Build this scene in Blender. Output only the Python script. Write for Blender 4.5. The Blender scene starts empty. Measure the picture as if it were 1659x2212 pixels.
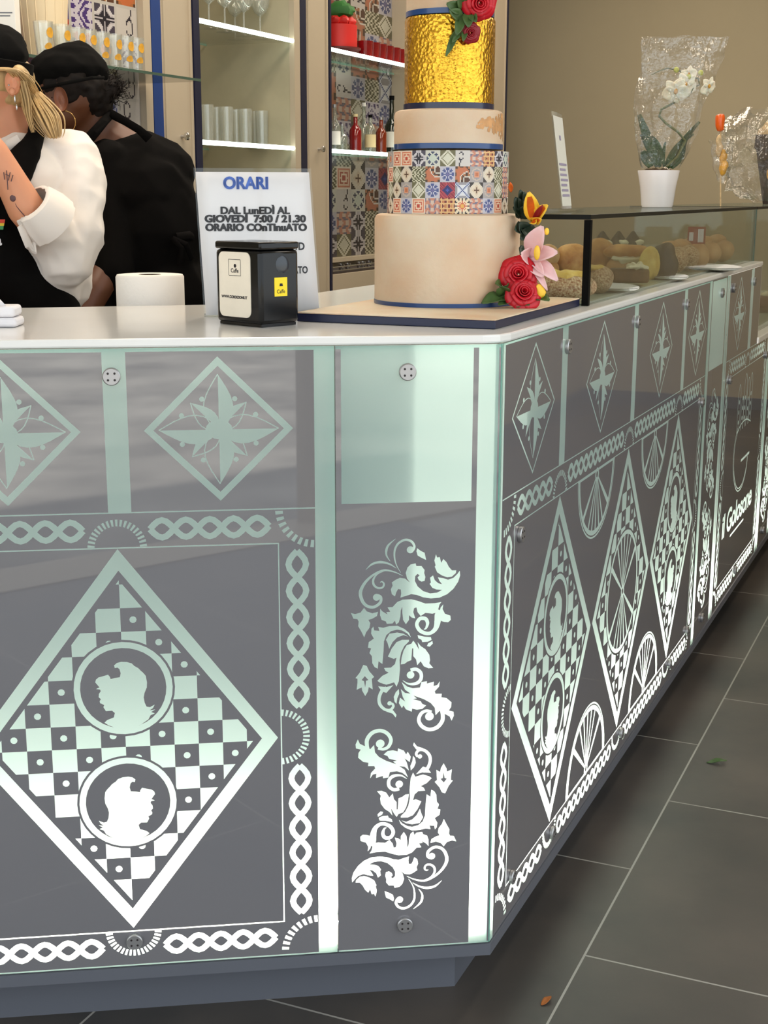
import bpy, bmesh, math, random
import numpy as np
from mathutils import Vector, Matrix, noise
from mathutils.geometry import delaunay_2d_cdt
random.seed(7); rnd = random.Random(11)
R = math.radians
SC = bpy.context.scene; COL = SC.collection

# ------------------------------------------------------------------ camera
FPX = 2958.03; W_, H_ = 1659, 2212; CX, CY = 829.5, 1106.0
PITCH, ROLL, YAW = R(13.0899), R(0.1555), R(23.5144)
CAM = Vector((0, 0, 1.2788))
_rz = Matrix.Rotation(YAW, 3, 'Z')
_f = Vector((0, math.cos(PITCH), -math.sin(PITCH))); _u = Vector((0, math.sin(PITCH), math.cos(PITCH))); _r = Vector((1, 0, 0))
RR = _rz @ (_r*math.cos(ROLL) + _u*math.sin(ROLL)); UU = _rz @ (_u*math.cos(ROLL) - _r*math.sin(ROLL)); FF = _rz @ _f
cd = bpy.data.cameras.new('camera'); co = bpy.data.objects.new('camera', cd); COL.objects.link(co)
cd.sensor_fit = 'VERTICAL'; cd.sensor_height = 24; cd.lens = FPX/H_*24; cd.clip_start = .02
co.matrix_world = Matrix(((RR.x, UU.x, -FF.x, CAM.x), (RR.y, UU.y, -FF.y, CAM.y), (RR.z, UU.z, -FF.z, CAM.z), (0, 0, 0, 1)))
SC.camera = co
# ------------------------------------------------------------------ world, lights, exposure
SC.view_settings.view_transform = 'Standard'; SC.view_settings.look = 'None'
SC.view_settings.exposure = 0.0; SC.view_settings.gamma = 1; SC.view_settings.use_curve_mapping = False
w = bpy.data.worlds.new('daylight'); SC.world = w; w.use_nodes = True
bg = w.node_tree.nodes['Background']; bg.inputs[0].default_value = (.86, .94, 1, 1); bg.inputs[1].default_value = 2.25
def area(name, loc, size, power, color, rot=(0, 0, 0), spread=180):
    l = bpy.data.lights.new(name, 'AREA'); l.shape = 'RECTANGLE'; l.size, l.size_y = size; l.energy = power; l.color = color; l.spread = R(spread)
    o = bpy.data.objects.new(name, l); COL.objects.link(o); o.location = loc; o.rotation_euler = rot; return o
WARM = (1, .87, .71)
area('ceiling_lamp_counter', (-1.7, 3.1, 2.96), (.5, 2.6), 44, WARM)
area('ceiling_lamp_back', (-1.9, 6.3, 2.96), (.5, 2.2), 33, WARM)
area('ceiling_lamp_hall', (.3, 4.2, 2.96), (.3, 2.6), 26, (1, .90, .76))
area('ceiling_lamp_end', (-.9, 7.2, 2.96), (2.0, .4), 17, WARM)
sl = bpy.data.lights.new('sun', 'SUN'); sl.energy = 13; sl.angle = R(2); sl.color = (1, .95, .88); so_ = bpy.data.objects.new('sun', sl); COL.objects.link(so_)
so_.rotation_euler = Vector((.35, -.28, -.9)).to_track_quat('-Z', 'Y').to_euler()
LEDC = (1, .91, .80)
LED_W = 9.5

# ------------------------------------------------------------------ pixel -> point on a plane of the place
def ray(px, py): return FF + RR*((px-CX)/FPX) - UU*((py-CY)/FPX)
def AT_Z(px, py, z): d = ray(px, py); return CAM + d*((z-CAM.z)/d.z)
def AT_X(px, py, x): d = ray(px, py); return CAM + d*(x/d.x)
def AT_Y(px, py, y): d = ray(px, py); return CAM + d*(y/d.y)
FH = Vector((FF.x, FF.y, 0)).normalized(); RH = Vector((RR.x, RR.y, 0)).normalized()
def AT_D(px, py, dist): d = ray(px, py); return CAM + d*(dist/d.dot(FH))
COR = Vector((-.6297, 1.8703, 0)); AN = R(59.146)
UA = Vector((-math.sin(AN), -math.cos(AN), 0)); NA = Vector((math.cos(AN), -math.sin(AN), 0)); UB = Vector((0, 1, 0)); NB = Vector((1, 0, 0))
def ON_A(px, py):
    d = ray(px, py); q = CAM + d*((COR-CAM).dot(NA)/d.dot(NA)); return -(q-COR).dot(UA), q.z      # (h, z), h to the right

# ------------------------------------------------------------------ helpers
def link(name, me, parent=None):
    o = bpy.data.objects.new(name, me); COL.objects.link(o)
    if parent is not None: o.parent = parent
    return o
def tag(o, label=None, cat=None, group=None, kind=None):
    if label: o['label'] = label
    if cat: o['category'] = cat
    if group: o['group'] = group
    if kind: o['kind'] = kind
    return o
def empty(name, loc, rz=0, label=None, cat=None, group=None):
    o = bpy.data.objects.new(name, None); COL.objects.link(o); o.location = loc; o.rotation_euler = (0, 0, rz); o.empty_display_size = .05
    return tag(o, label, cat, group)
def copy_tree(o, parent=None):
    c = o.copy(); COL.objects.link(c)
    if parent is not None: c.parent = parent
    for ch in [x for x in bpy.data.objects if x.parent == o]: copy_tree(ch, c)
    return c
class MB:
    def __init__(s): s.v = []; s.f = []; s.m = []
    def add(s, vs, fs, mi=0):
        b = len(s.v); s.v += [tuple(v) for v in vs]; s.f += [tuple(b+i for i in f) for f in fs]; s.m += [mi]*len(fs); return s
    def box(s, x0, x1, y0, y1, z0, z1, mi=0, M=None):
        vs = [Vector((x, y, z)) for z in (z0, z1) for x, y in ((x0, y0), (x1, y0), (x1, y1), (x0, y1))]
        if M is not None: vs = [M @ v for v in vs]
        return s.add(vs, [(3, 2, 1, 0), (4, 5, 6, 7), (0, 1, 5, 4), (1, 2, 6, 5), (2, 3, 7, 6), (3, 0, 4, 7)], mi)
    def prism(s, poly, z0, z1, mi=0):
        n = len(poly); a = sum(poly[i][0]*poly[(i+1) % n][1]-poly[(i+1) % n][0]*poly[i][1] for i in range(n))
        if a < 0: poly = poly[::-1]
        vs = [(p[0], p[1], z0) for p in poly] + [(p[0], p[1], z1) for p in poly]
        return s.add(vs, [tuple(range(n))[::-1], tuple(range(n, 2*n))] + [(i, (i+1) % n, n+(i+1) % n, n+i) for i in range(n)], mi)
    def lathe(s, prof, n=32, c=(0, 0, 0), mi=0, M=None):
        vs = []; fs = []
        for r, z in prof:
            for i in range(n): a = 2*math.pi*i/n; vs.append(Vector((c[0]+r*math.cos(a), c[1]+r*math.sin(a), c[2]+z)))
        if M is not None: vs = [M @ v for v in vs]
        for k in range(len(prof)-1):
            for i in range(n): fs.append((k*n+i, k*n+(i+1) % n, (k+1)*n+(i+1) % n, (k+1)*n+i))
        if prof[0][0] > 0: fs.append(tuple(range(n))[::-1])
        if prof[-1][0] > 0: fs.append(tuple((len(prof)-1)*n+i for i in range(n)))
        return s.add(vs, fs, mi)
    def tube(s, pts, rad, n=8, mi=0, flat=1.0):
        pts = [Vector(p) for p in pts]
        if not isinstance(rad, (list, tuple)): rad = [rad]*len(pts)
        vs = []; fs = []; prev = None
        for i, p in enumerate(pts):
            t = (pts[min(i+1, len(pts)-1)]-pts[max(i-1, 0)]).normalized()
            a = prev if prev is not None else (Vector((0, 0, 1)) if abs(t.z) < .9 else Vector((1, 0, 0)))
            e1 = (a - t*a.dot(t)).normalized(); e2 = t.cross(e1); prev = e1
            for k in range(n): g = 2*math.pi*k/n; vs.append(p + e1*math.cos(g)*rad[i] + e2*math.sin(g)*rad[i]*flat)
        for i in range(len(pts)-1):
            for k in range(n): fs.append((i*n+k, i*n+(k+1) % n, (i+1)*n+(k+1) % n, (i+1)*n+k))
        fs.append(tuple(range(n))[::-1]); fs.append(tuple((len(pts)-1)*n+k for k in range(n)))
        return s.add(vs, fs, mi)
    def ell(s, c, r, n=16, m=10, mi=0, M=None, disp=0, fr=30, seed=0):
        c = Vector(c); vs = []; fs = []
        for j in range(m+1):
            th = math.pi*j/m
            for i in range(n):
                ph = 2*math.pi*i/n; d = Vector((math.sin(th)*math.cos(ph), math.sin(th)*math.sin(ph), math.cos(th)))
                p = Vector((d.x*r[0], d.y*r[1], d.z*r[2]))
                if disp: p += d*disp*noise.noise(p*fr + Vector((seed*3.1, seed, 0)))
                if M is not None: p = M @ p
                vs.append(c+p)
        for j in range(m):
            for i in range(n): fs.append((j*n+i, (j+1)*n+i, (j+1)*n+(i+1) % n, j*n+(i+1) % n))
        return s.add(vs, fs, mi)
    def sheet(s, fn, nu, nv, mi=0):
        vs = [fn(i/nu, j/nv) for j in range(nv+1) for i in range(nu+1)]
        return s.add(vs, [(j*(nu+1)+i, j*(nu+1)+i+1, (j+1)*(nu+1)+i+1, (j+1)*(nu+1)+i) for j in range(nv) for i in range(nu)], mi)
    def build(s, name, mats, parent=None, smooth=True, bevel=0, solid=0, sub=0):
        me = bpy.data.meshes.new(name); me.from_pydata([tuple(v) for v in s.v], [], s.f)
        for m in (mats if isinstance(mats, (list, tuple)) else [mats]): me.materials.append(m)
        me.polygons.foreach_set('material_index', s.m); me.update()
        o = link(name, me, parent)
        if solid: md = o.modifiers.new('solid', 'SOLIDIFY'); md.thickness = solid; md.offset = 0
        if bevel: md = o.modifiers.new('bevel', 'BEVEL'); md.width = bevel; md.segments = 2; md.limit_method = 'ANGLE'; md.angle_limit = R(50)
        if sub: md = o.modifiers.new('sub', 'SUBSURF'); md.levels = sub; md.render_levels = sub
        if smooth: sm(me)
        return o
def sm(me, ang=38):
    me.polygons.foreach_set('use_smooth', [True]*len(me.polygons))
    try: me.set_sharp_from_angle(angle=R(ang))
    except Exception: pass
def organic(name, parts, mat, parent=None, voxel=.006, smooth=4, disp=0, fr=12, stretch=(1, 1, 1), ridge=False):
    bm = bmesh.new()
    ico = bmesh.new(); bmesh.ops.create_icosphere(ico, subdivisions=2, radius=1); sph = [v.co.copy() for v in ico.verts]; ico.free()
    for p in parts:
        if p[0] == 'C':
            _, a, ra, b, rb = p[:5]; fl = p[5] if len(p) > 5 else (1, 1, 1)
            pts = [Vector(a)+Vector((q.x*fl[0], q.y*fl[1], q.z*fl[2]))*ra for q in sph] + [Vector(b)+Vector((q.x*fl[0], q.y*fl[1], q.z*fl[2]))*rb for q in sph]
        else:
            _, c, r3 = p[:3]; Mx = p[3] if len(p) > 3 else None
            pts = [Vector((q.x*r3[0], q.y*r3[1], q.z*r3[2])) for q in sph]
            if Mx is not None: pts = [Mx @ q for q in pts]
            pts = [Vector(c)+q for q in pts]
        vs = [bm.verts.new(q) for q in pts]
        g = bmesh.ops.convex_hull(bm, input=vs)
        bmesh.ops.delete(bm, geom=list({e for e in g['geom_interior']+g['geom_unused'] if isinstance(e, bmesh.types.BMVert)}), context='VERTS')
    me = bpy.data.meshes.new('tmp'); bm.to_mesh(me); bm.free()
    o = bpy.data.objects.new('tmp', me); COL.objects.link(o)
    md = o.modifiers.new('r', 'REMESH'); md.mode = 'VOXEL'; md.voxel_size = voxel
    if smooth: md = o.modifiers.new('s', 'SMOOTH'); md.iterations = smooth; md.factor = .5
    dg = bpy.context.evaluated_depsgraph_get(); m2 = bpy.data.meshes.new_from_object(o.evaluated_get(dg)); bpy.data.objects.remove(o)
    if disp:
        nv = len(m2.vertices); co_ = np.empty(nv*3); m2.vertices.foreach_get('co', co_); no_ = np.array([tuple(x.vector) for x in m2.vertex_normals]); co_ = co_.reshape(-1, 3); d_ = np.empty(nv)
        for i in range(nv):
            c = Vector((co_[i, 0]*stretch[0], co_[i, 1]*stretch[1], co_[i, 2]*stretch[2]))*fr
            d_[i] = (1-2.6*abs(noise.noise(c)+.25*noise.noise(c*2.1)))*.7-.2 if ridge else (noise.noise(c)+.5*noise.noise(c*2.3))
        co_ += no_*(disp*d_)[:, None]; m2.vertices.foreach_set('co', co_.ravel()); m2.update()
    m2.name = name; m2.materials.clear(); m2.materials.append(mat); sm(m2, 180)
    return link(name, m2, parent)
def text_mesh(s, size, off=0, align='CENTER', spacing=1.0):
    c = bpy.data.curves.new('t', 'FONT'); c.body = s; c.size = size; c.offset = off; c.align_x = align; c.space_character = spacing; c.resolution_u = 4
    o = bpy.data.objects.new('t', c); COL.objects.link(o); dg = bpy.context.evaluated_depsgraph_get()
    m = bpy.data.meshes.new_from_object(o.evaluated_get(dg)); bpy.data.objects.remove(o); return m
def add_text(mb, s, size, M, off=0, align='CENTER', mi=0, lift=0, sx=1.0, sy=1.0, spacing=1.0):
    m = text_mesh(s, size, off, align, spacing)
    mb.add([M @ Vector((v.co.x*sx, v.co.y*sy, lift)) for v in m.vertices], [tuple(p.vertices) for p in m.polygons], mi)

# ------------------------------------------------------------------ materials
def lin(c):
    return tuple((x/255/12.92 if x/255 <= .04045 else ((x/255+.055)/1.055)**2.4) for x in c) + (1,)
def mat(name, rgb, rough=.5, metal=0, noise_amt=0, nscale=20, bump=0, bscale=60, coat=0, spec=.5, sss=0, emis=None, detail=4, rgb2=None, sheen=0, coords='Object', nst=(1, 1, 1)):
    m = bpy.data.materials.new(name); m.use_nodes = True; nt = m.node_tree; b = nt.nodes['Principled BSDF']
    b.inputs['Base Color'].default_value = lin(rgb); b.inputs['Roughness'].default_value = rough; b.inputs['Metallic'].default_value = metal
    b.inputs['Coat Weight'].default_value = coat; b.inputs['Coat Roughness'].default_value = .06; b.inputs['Specular IOR Level'].default_value = spec
    if sss: b.inputs['Subsurface Weight'].default_value = sss; b.inputs['Subsurface Scale'].default_value = .02
    if sheen: b.inputs['Sheen Weight'].default_value = sheen
    tc = nt.nodes.new('ShaderNodeTexCoord'); mp = nt.nodes.new('ShaderNodeMapping'); mp.inputs['Scale'].default_value = nst; nt.links.new(tc.outputs[coords], mp.inputs[0])
    if noise_amt or rgb2:
        n = nt.nodes.new('ShaderNodeTexNoise'); n.inputs['Scale'].default_value = nscale; n.inputs['Detail'].default_value = detail; nt.links.new(mp.outputs[0], n.inputs['Vector'])
        cr = nt.nodes.new('ShaderNodeValToRGB'); c = lin(rgb); k = noise_amt
        cr.color_ramp.elements[0].position = .32; cr.color_ramp.elements[1].position = .68
        cr.color_ramp.elements[0].color = tuple(x*(1-k) for x in c[:3])+(1,); cr.color_ramp.elements[1].color = lin(rgb2) if rgb2 else tuple(min(1, x*(1+k)) for x in c[:3])+(1,)
        nt.links.new(n.outputs[0], cr.inputs[0]); nt.links.new(cr.outputs[0], b.inputs['Base Color'])
    if bump:
        n = nt.nodes.new('ShaderNodeTexNoise'); n.inputs['Scale'].default_value = bscale; n.inputs['Detail'].default_value = 3; nt.links.new(mp.outputs[0], n.inputs['Vector'])
        bp = nt.nodes.new('ShaderNodeBump'); bp.inputs['Strength'].default_value = bump; bp.inputs['Distance'].default_value = .004; nt.links.new(n.outputs[0], bp.inputs['Height']); nt.links.new(bp.outputs[0], b.inputs['Normal'])
    if emis: b.inputs['Emission Color'].default_value = emis[0]+(1,); b.inputs['Emission Strength'].default_value = emis[1]
    return m
def clear_mat(name, tint, gloss=.12, rough=.03, frost=0, bump=0, bs=30, frost_col=(1, 1, 1)):
    """thin clear sheet: mostly see-through, with a reflection that grows at grazing angles"""
    m = bpy.data.materials.new(name); m.use_nodes = True; nt = m.node_tree; nt.nodes.clear()
    out = nt.nodes.new('ShaderNodeOutputMaterial'); tr = nt.nodes.new('ShaderNodeBsdfTransparent'); tr.inputs[0].default_value = tint+(1,)
    gl = nt.nodes.new('ShaderNodeBsdfGlossy'); gl.inputs['Roughness'].default_value = rough
    lw = nt.nodes.new('ShaderNodeLayerWeight'); lw.inputs['Blend'].default_value = .35
    mm = nt.nodes.new('ShaderNodeMath'); mm.operation = 'MULTIPLY_ADD'; mm.inputs[1].default_value = .55; mm.inputs[2].default_value = gloss; mm.use_clamp = True
    nt.links.new(lw.outputs['Facing'], mm.inputs[0])
    mx = nt.nodes.new('ShaderNodeMixShader'); nt.links.new(mm.outputs[0], mx.inputs[0]); nt.links.new(tr.outputs[0], mx.inputs[1]); nt.links.new(gl.outputs[0], mx.inputs[2])
    last = mx
    if frost:
        df = nt.nodes.new('ShaderNodeBsdfDiffuse'); df.inputs[0].default_value = frost_col+(1,)
        m2 = nt.nodes.new('ShaderNodeMixShader'); m2.inputs[0].default_value = frost; nt.links.new(mx.outputs[0], m2.inputs[1]); nt.links.new(df.outputs[0], m2.inputs[2]); last = m2
    if bump:
        tc = nt.nodes.new('ShaderNodeTexCoord'); n = nt.nodes.new('ShaderNodeTexNoise'); n.inputs['Scale'].default_value = bs; nt.links.new(tc.outputs['Object'], n.inputs['Vector'])
        bp = nt.nodes.new('ShaderNodeBump'); bp.inputs['Strength'].default_value = bump; bp.inputs['Distance'].default_value = .01; nt.links.new(n.outputs[0], bp.inputs['Height'])
        nt.links.new(bp.outputs[0], gl.inputs['Normal'])
    nt.links.new(last.outputs[0], out.inputs[0]); return m
def attr_mat(name, rough=.25, spec=.5, coat=0, metal=0):
    m = mat(name, (200, 200, 200), rough, metal, spec=spec, coat=coat); nt = m.node_tree
    a = nt.nodes.new('ShaderNodeAttribute'); a.attribute_name = 'Col'; nt.links.new(a.outputs['Color'], nt.nodes['Principled BSDF'].inputs['Base Color']); return m
M_ = {}
M_['wall'] = mat('beige_wall_paint', (168, 157, 131), .85, noise_amt=.04, nscale=1.2)
M_['ceil'] = mat('ceiling_paint', (225, 220, 210), .9)
M_['frame'] = mat('cream_lacquer', (186, 172, 150), .45, noise_amt=.03, nscale=3)
M_['blue'] = mat('cobalt_strip', (20, 58, 124), .4)
M_['navy'] = mat('navy_trim', (15, 22, 54), .4)
M_['stone'] = mat('cream_stone', (176, 168, 142), .5, noise_amt=.12, nscale=5, detail=8)
M_['top'] = mat('white_quartz', (222, 220, 216), .18, noise_amt=.02, nscale=6, coat=.2)
M_['white'] = mat('white_board', (235, 232, 226), .6); M_['boxback'] = mat('light_box_lining', (132, 131, 128), .7)
M_['plinth'] = mat('grey_plinth_laminate', (88, 90, 97), .35)
M_['tile'] = attr_mat('patterned_majolica', .3)
M_['chrome'] = mat('brushed_steel', (205, 205, 205), .22, 1)
M_['boltdark'] = mat('bolt_cap_steel', (168, 166, 166), .35, .8)
M_['holes'] = mat('bolt_hole_dark', (30, 20, 20), .6)
M_['black'] = mat('black_plastic', (8, 8, 9), .16, coat=.05, spec=.3)
M_['blackframe'] = mat('black_profile', (6, 6, 6), .6, spec=.1)
M_['paper'] = mat('white_paper', (226, 222, 224), .7)
M_['ink'] = mat('black_ink', (30, 26, 30), .7)
M_['inkblue'] = mat('blue_ink', (62, 104, 196), .7)
M_['napkin'] = mat('cream_napkin', (228, 218, 200), .8, noise_amt=.03, nscale=30)
M_['yellow'] = mat('yellow_sticker', (238, 208, 14), .4)
M_['roll'] = mat('paper_roll', (240, 234, 226), .85, bump=.2, bscale=90)
M_['fondant'] = mat('ivory_fondant', (212, 196, 172), .55, rgb2=(200, 164, 130), noise_amt=.0, nscale=7, bump=.15, bscale=140, sss=.15)
M_['ribbon'] = mat('blue_satin_ribbon', (14, 60, 116), .28, coat=.3)
M_['ribbondark'] = mat('navy_satin_ribbon', (11, 20, 56), .3, coat=.3)
M_['copperleaf'] = mat('copper_leaf_flake', (196, 146, 96), .6, .2, noise_amt=.2, nscale=60)
M_['rosered'] = mat('red_sugar_rose', (196, 16, 34), .45, noise_amt=.12, nscale=30, sss=.1)
M_['rosedark'] = mat('dark_red_sugar_rose', (140, 8, 24), .5, noise_amt=.15, nscale=30)
M_['leaf'] = mat('sugar_leaf_green', (66, 92, 44), .5, noise_amt=.25, nscale=40)
M_['leafdark'] = mat('dark_leaf_green', (32, 50, 34), .5, noise_amt=.25, nscale=40)
M_['pink'] = mat('pale_pink_petal', (232, 186, 186), .5, noise_amt=.06, nscale=30, sss=.1)
M_['petalyellow'] = mat('yellow_petal', (240, 190, 50), .5, noise_amt=.1, nscale=40)
M_['petalorange'] = mat('orange_petal', (214, 96, 22), .5, noise_amt=.2, nscale=50)
M_['stamen'] = mat('ochre_stamen', (190, 140, 50), .7)
M_['potwhite'] = mat('white_ceramic', (220, 214, 214), .25, coat=.3)
M_['orchleaf'] = mat('orchid_leaf', (40, 64, 26), .6, noise_amt=.25, nscale=20)
M_['stem'] = mat('orchid_stem', (86, 92, 50), .5, noise_amt=.2, nscale=40)
M_['orchid'] = mat('white_orchid_petal', (238, 228, 206), .5, sss=.2)
M_['bud'] = mat('green_bud', (182, 186, 92), .5)
M_['bark'] = mat('potting_bark', (70, 54, 34), .9, noise_amt=.4, nscale=60)
M_['cello'] = clear_mat('cellophane', (.98, .98, .97), .05, .08, bump=.9, bs=46, frost=.02)
M_['glass'] = clear_mat('case_glass', (.93, .96, .94), .02, .01)
M_['glassedge'] = mat('green_glass_edge', (70, 92, 80), .15, coat=.5)
M_['tumbler'] = clear_mat('drinking_glass', (.96, .97, .95), .06, .04, frost=.10, frost_col=(.95, .97, .92))
M_['redglass'] = clear_mat('red_glass', (.55, .04, .05), .07, .05, frost=.45, frost_col=(.30, .008, .012))
M_['acrylic'] = clear_mat('clear_acrylic', (.97, .98, .97), .02, .05, frost=.01)
M_['wicker'] = mat('dark_wicker', (62, 50, 42), .7, noise_amt=.35, nscale=40)
M_['straw'] = mat('straw_filling', (200, 172, 130), .8, noise_amt=.25, nscale=60)
M_['orange'] = mat('orange_jelly', (226, 92, 8), .3, coat=.3)
M_['gold'] = mat('yellow_wrap', (206, 152, 50), .4, noise_amt=.3, nscale=40)
M_['cupwhite'] = mat('white_cup_stack', (226, 206, 170), .6)
M_['redbox'] = mat('red_gift_box', (200, 34, 30), .5)
M_['reddark'] = mat('dark_red_base', (86, 14, 12), .5)
M_['green'] = mat('green_tissue', (40, 104, 40), .6)
M_['ledtube'] = mat('led_tube', (255, 255, 255), .5, emis=((.82, 1, .88), 5.0))
M_['ledstrip'] = mat('led_strip_warm', (255, 255, 255), .5, emis=((1, .93, .8), 3.0))
M_['skinlight'] = mat('light_skin', (214, 148, 112), .55, noise_amt=.05, nscale=12, sss=.15)
M_['skindark'] = mat('brown_skin', (96, 56, 34), .5, noise_amt=.08, nscale=12, sss=.08)
M_['lip'] = mat('lips', (170, 84, 76), .5)
M_['eye'] = mat('eye_white', (225, 220, 215), .2)
M_['iris'] = mat('iris_brown', (50, 32, 20), .2)
M_['shirt'] = mat('white_cotton', (236, 226, 216), .85, bump=.15, bscale=25, sheen=.2)
M_['blackcloth'] = mat('black_cotton', (11, 9, 8), .9, bump=.3, bscale=20, spec=.08)
M_['capcloth'] = mat('black_cap_twill', (11, 10, 9), .9, spec=.1)
M_['blonde'] = mat('blonde_hair', (186, 154, 104), .5, noise_amt=.35, nscale=14, nst=(4, 4, .6))
M_['darkhair'] = mat('dark_hair', (20, 13, 9), .7, spec=.2, noise_amt=.4, nscale=40)
M_['tattoo'] = mat('tattoo_ink', (96, 66, 66), .6)
M_['goldmetal'] = mat('gold_earring', (214, 176, 110), .25, 1)
M_['bread'] = mat('golden_crust', (176, 100, 44), .55, rgb2=(222, 164, 96), noise_amt=.2, nscale=28, bump=.5, bscale=90)
M_['breadpale'] = mat('pale_bun', (196, 140, 90), .55, rgb2=(222, 178, 128), noise_amt=.1, nscale=20)
M_['sugar'] = mat('sugared_crust', (164, 98, 56), .75, rgb2=(226, 198, 160), noise_amt=.15, nscale=260, bump=.8, bscale=260)
M_['custard'] = mat('yellow_custard', (226, 176, 74), .5, rgb2=(240, 206, 116), noise_amt=.15, nscale=50, bump=.4)
M_['choco'] = mat('brown_cake', (84, 54, 32), .6, rgb2=(116, 76, 44), noise_amt=.25, nscale=40, bump=.5)
M_['darkchoco'] = mat('dark_chocolate', (52, 42, 40), .5, noise_amt=.3, nscale=30, bump=.4)
M_['cream'] = mat('whipped_cream', (232, 220, 190), .5, bump=.3)
M_['dryleaf'] = mat('dry_orange_leaf', (150, 84, 26), .7, noise_amt=.3, nscale=60); M_['plate'] = mat('white_doily', (214, 212, 202), .7)
M_['redcard'] = mat('red_price_card', (150, 34, 28), .6)
M_['amber'] = mat('amber_liqueur', (110, 36, 14), .1, coat=.6)
M_['bottlered'] = mat('red_liqueur', (120, 16, 18), .1, coat=.6)
M_['bottlegreen'] = mat('dark_green_bottle', (14, 24, 14), .1, coat=.6)
M_['bottleclear'] = clear_mat('clear_bottle', (.75, .8, .75), .10, .04, frost=.12, frost_col=(.7, .75, .65))
M_['labelcream'] = mat('cream_label', (214, 196, 150), .6)
M_['rainbow'] = [mat('logo_red', (210, 60, 30), .6), mat('logo_yellow', (225, 190, 40), .6), mat('logo_green', (60, 140, 80), .6)]

def floor_mat():
    m = mat('dark_cement_tile', (55, 54, 53), .42, rgb2=(88, 80, 73), noise_amt=.12, nscale=2.3, detail=8, bump=.04, bscale=30, coords='Object')
    nt = m.node_tree; b = nt.nodes['Principled BSDF']; src = b.inputs['Base Color'].links[0].from_socket
    tc = nt.nodes.new('ShaderNodeTexCoord'); mp = nt.nodes.new('ShaderNodeMapping'); mp.inputs['Rotation'].default_value = (0, 0, R(90)); mp.inputs['Location'].default_value = (0, 0, 0)
    br = nt.nodes.new('ShaderNodeTexBrick'); br.offset = .5; br.inputs['Scale'].default_value = 1; br.inputs['Brick Width'].default_value = .675; br.inputs['Row Height'].default_value = .675
    br.inputs['Mortar Size'].default_value = .0022; br.inputs['Mortar Smooth'].default_value = .2
    br.inputs['Color1'].default_value = (1, 1, 1, 1); br.inputs['Color2'].default_value = (.86, .84, .82, 1); br.inputs['Mortar'].default_value = (1, 1, 1, 1); br.inputs['Bias'].default_value = -.2
    nt.links.new(tc.outputs['Object'], mp.inputs[0]); nt.links.new(mp.outputs[0], br.inputs['Vector'])
    mul = nt.nodes.new('ShaderNodeMixRGB'); mul.blend_type = 'MULTIPLY'; mul.inputs[0].default_value = 1; nt.links.new(src, mul.inputs[1]); nt.links.new(br.outputs['Color'], mul.inputs[2])
    mx = nt.nodes.new('ShaderNodeMixRGB'); nt.links.new(br.outputs['Fac'], mx.inputs[0]); nt.links.new(mul.outputs[0], mx.inputs[1]); mx.inputs[2].default_value = lin((150, 146, 138))
    nt.links.new(mx.outputs[0], b.inputs['Base Color']); return m
M_['floor'] = floor_mat()
M_['pave'] = mat('outdoor_paving', (150, 146, 138), .8, noise_amt=.45, nscale=1.6, detail=6)  # strong mottling paints the dappled light under outdoor trees into the colour

def etch_mat():
    m = bpy.data.materials.new('etched_glass'); m.use_nodes = True; nt = m.node_tree; nt.nodes.clear(); N = nt.nodes.new; L = nt.links.new
    out = N('ShaderNodeOutputMaterial'); df = N('ShaderNodeBsdfDiffuse'); tl = N('ShaderNodeBsdfTranslucent'); gl = N('ShaderNodeBsdfGlossy')
    df.inputs[0].default_value = (.105, .148, .150, 1); tl.inputs[0].default_value = (.56, .74, .70, 1); gl.inputs['Roughness'].default_value = .03
    a = N('ShaderNodeAddShader'); L(df.outputs[0], a.inputs[0]); L(tl.outputs[0], a.inputs[1])
    fr = N('ShaderNodeFresnel'); fr.inputs[0].default_value = 1.5; mx = N('ShaderNodeMixShader'); L(fr.outputs[0], mx.inputs[0]); L(a.outputs[0], mx.inputs[1]); L(gl.outputs[0], mx.inputs[2]); L(mx.outputs[0], out.inputs[0]); return m
M_['etch'] = etch_mat()
M_['film'] = mat('lilac_grey_back_film', (103, 101, 104), .5, coat=1.0, spec=.3)
M_['film'].node_tree.nodes['Principled BSDF'].inputs['Coat Roughness'].default_value = .02
M_['film'].node_tree.nodes['Principled BSDF'].inputs['Coat IOR'].default_value = 1.85
M_['tealedge'] = mat('teal_glass_edge', (120, 176, 160), .15, coat=.6)
def gold_mat():
    m = mat('gold_leaf', (228, 174, 58), .24, 1, noise_amt=.14, nscale=50)
    nt = m.node_tree; b = nt.nodes['Principled BSDF']; tc = nt.nodes.new('ShaderNodeTexCoord')
    v = nt.nodes.new('ShaderNodeTexVoronoi'); v.inputs['Scale'].default_value = 170; n = nt.nodes.new('ShaderNodeTexNoise'); n.inputs['Scale'].default_value = 150; n.inputs['Detail'].default_value = 6
    mx = nt.nodes.new('ShaderNodeMath'); mx.operation = 'ADD'; bp = nt.nodes.new('ShaderNodeBump'); bp.inputs['Strength'].default_value = .55; bp.inputs['Distance'].default_value = .003
    nt.links.new(tc.outputs['Object'], v.inputs['Vector']); nt.links.new(tc.outputs['Object'], n.inputs['Vector']); nt.links.new(v.outputs['Distance'], mx.inputs[0]); nt.links.new(n.outputs[0], mx.inputs[1])
    nt.links.new(mx.outputs[0], bp.inputs['Height']); nt.links.new(bp.outputs[0], b.inputs['Normal']); return m
M_['goldleaf'] = gold_mat()
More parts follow.
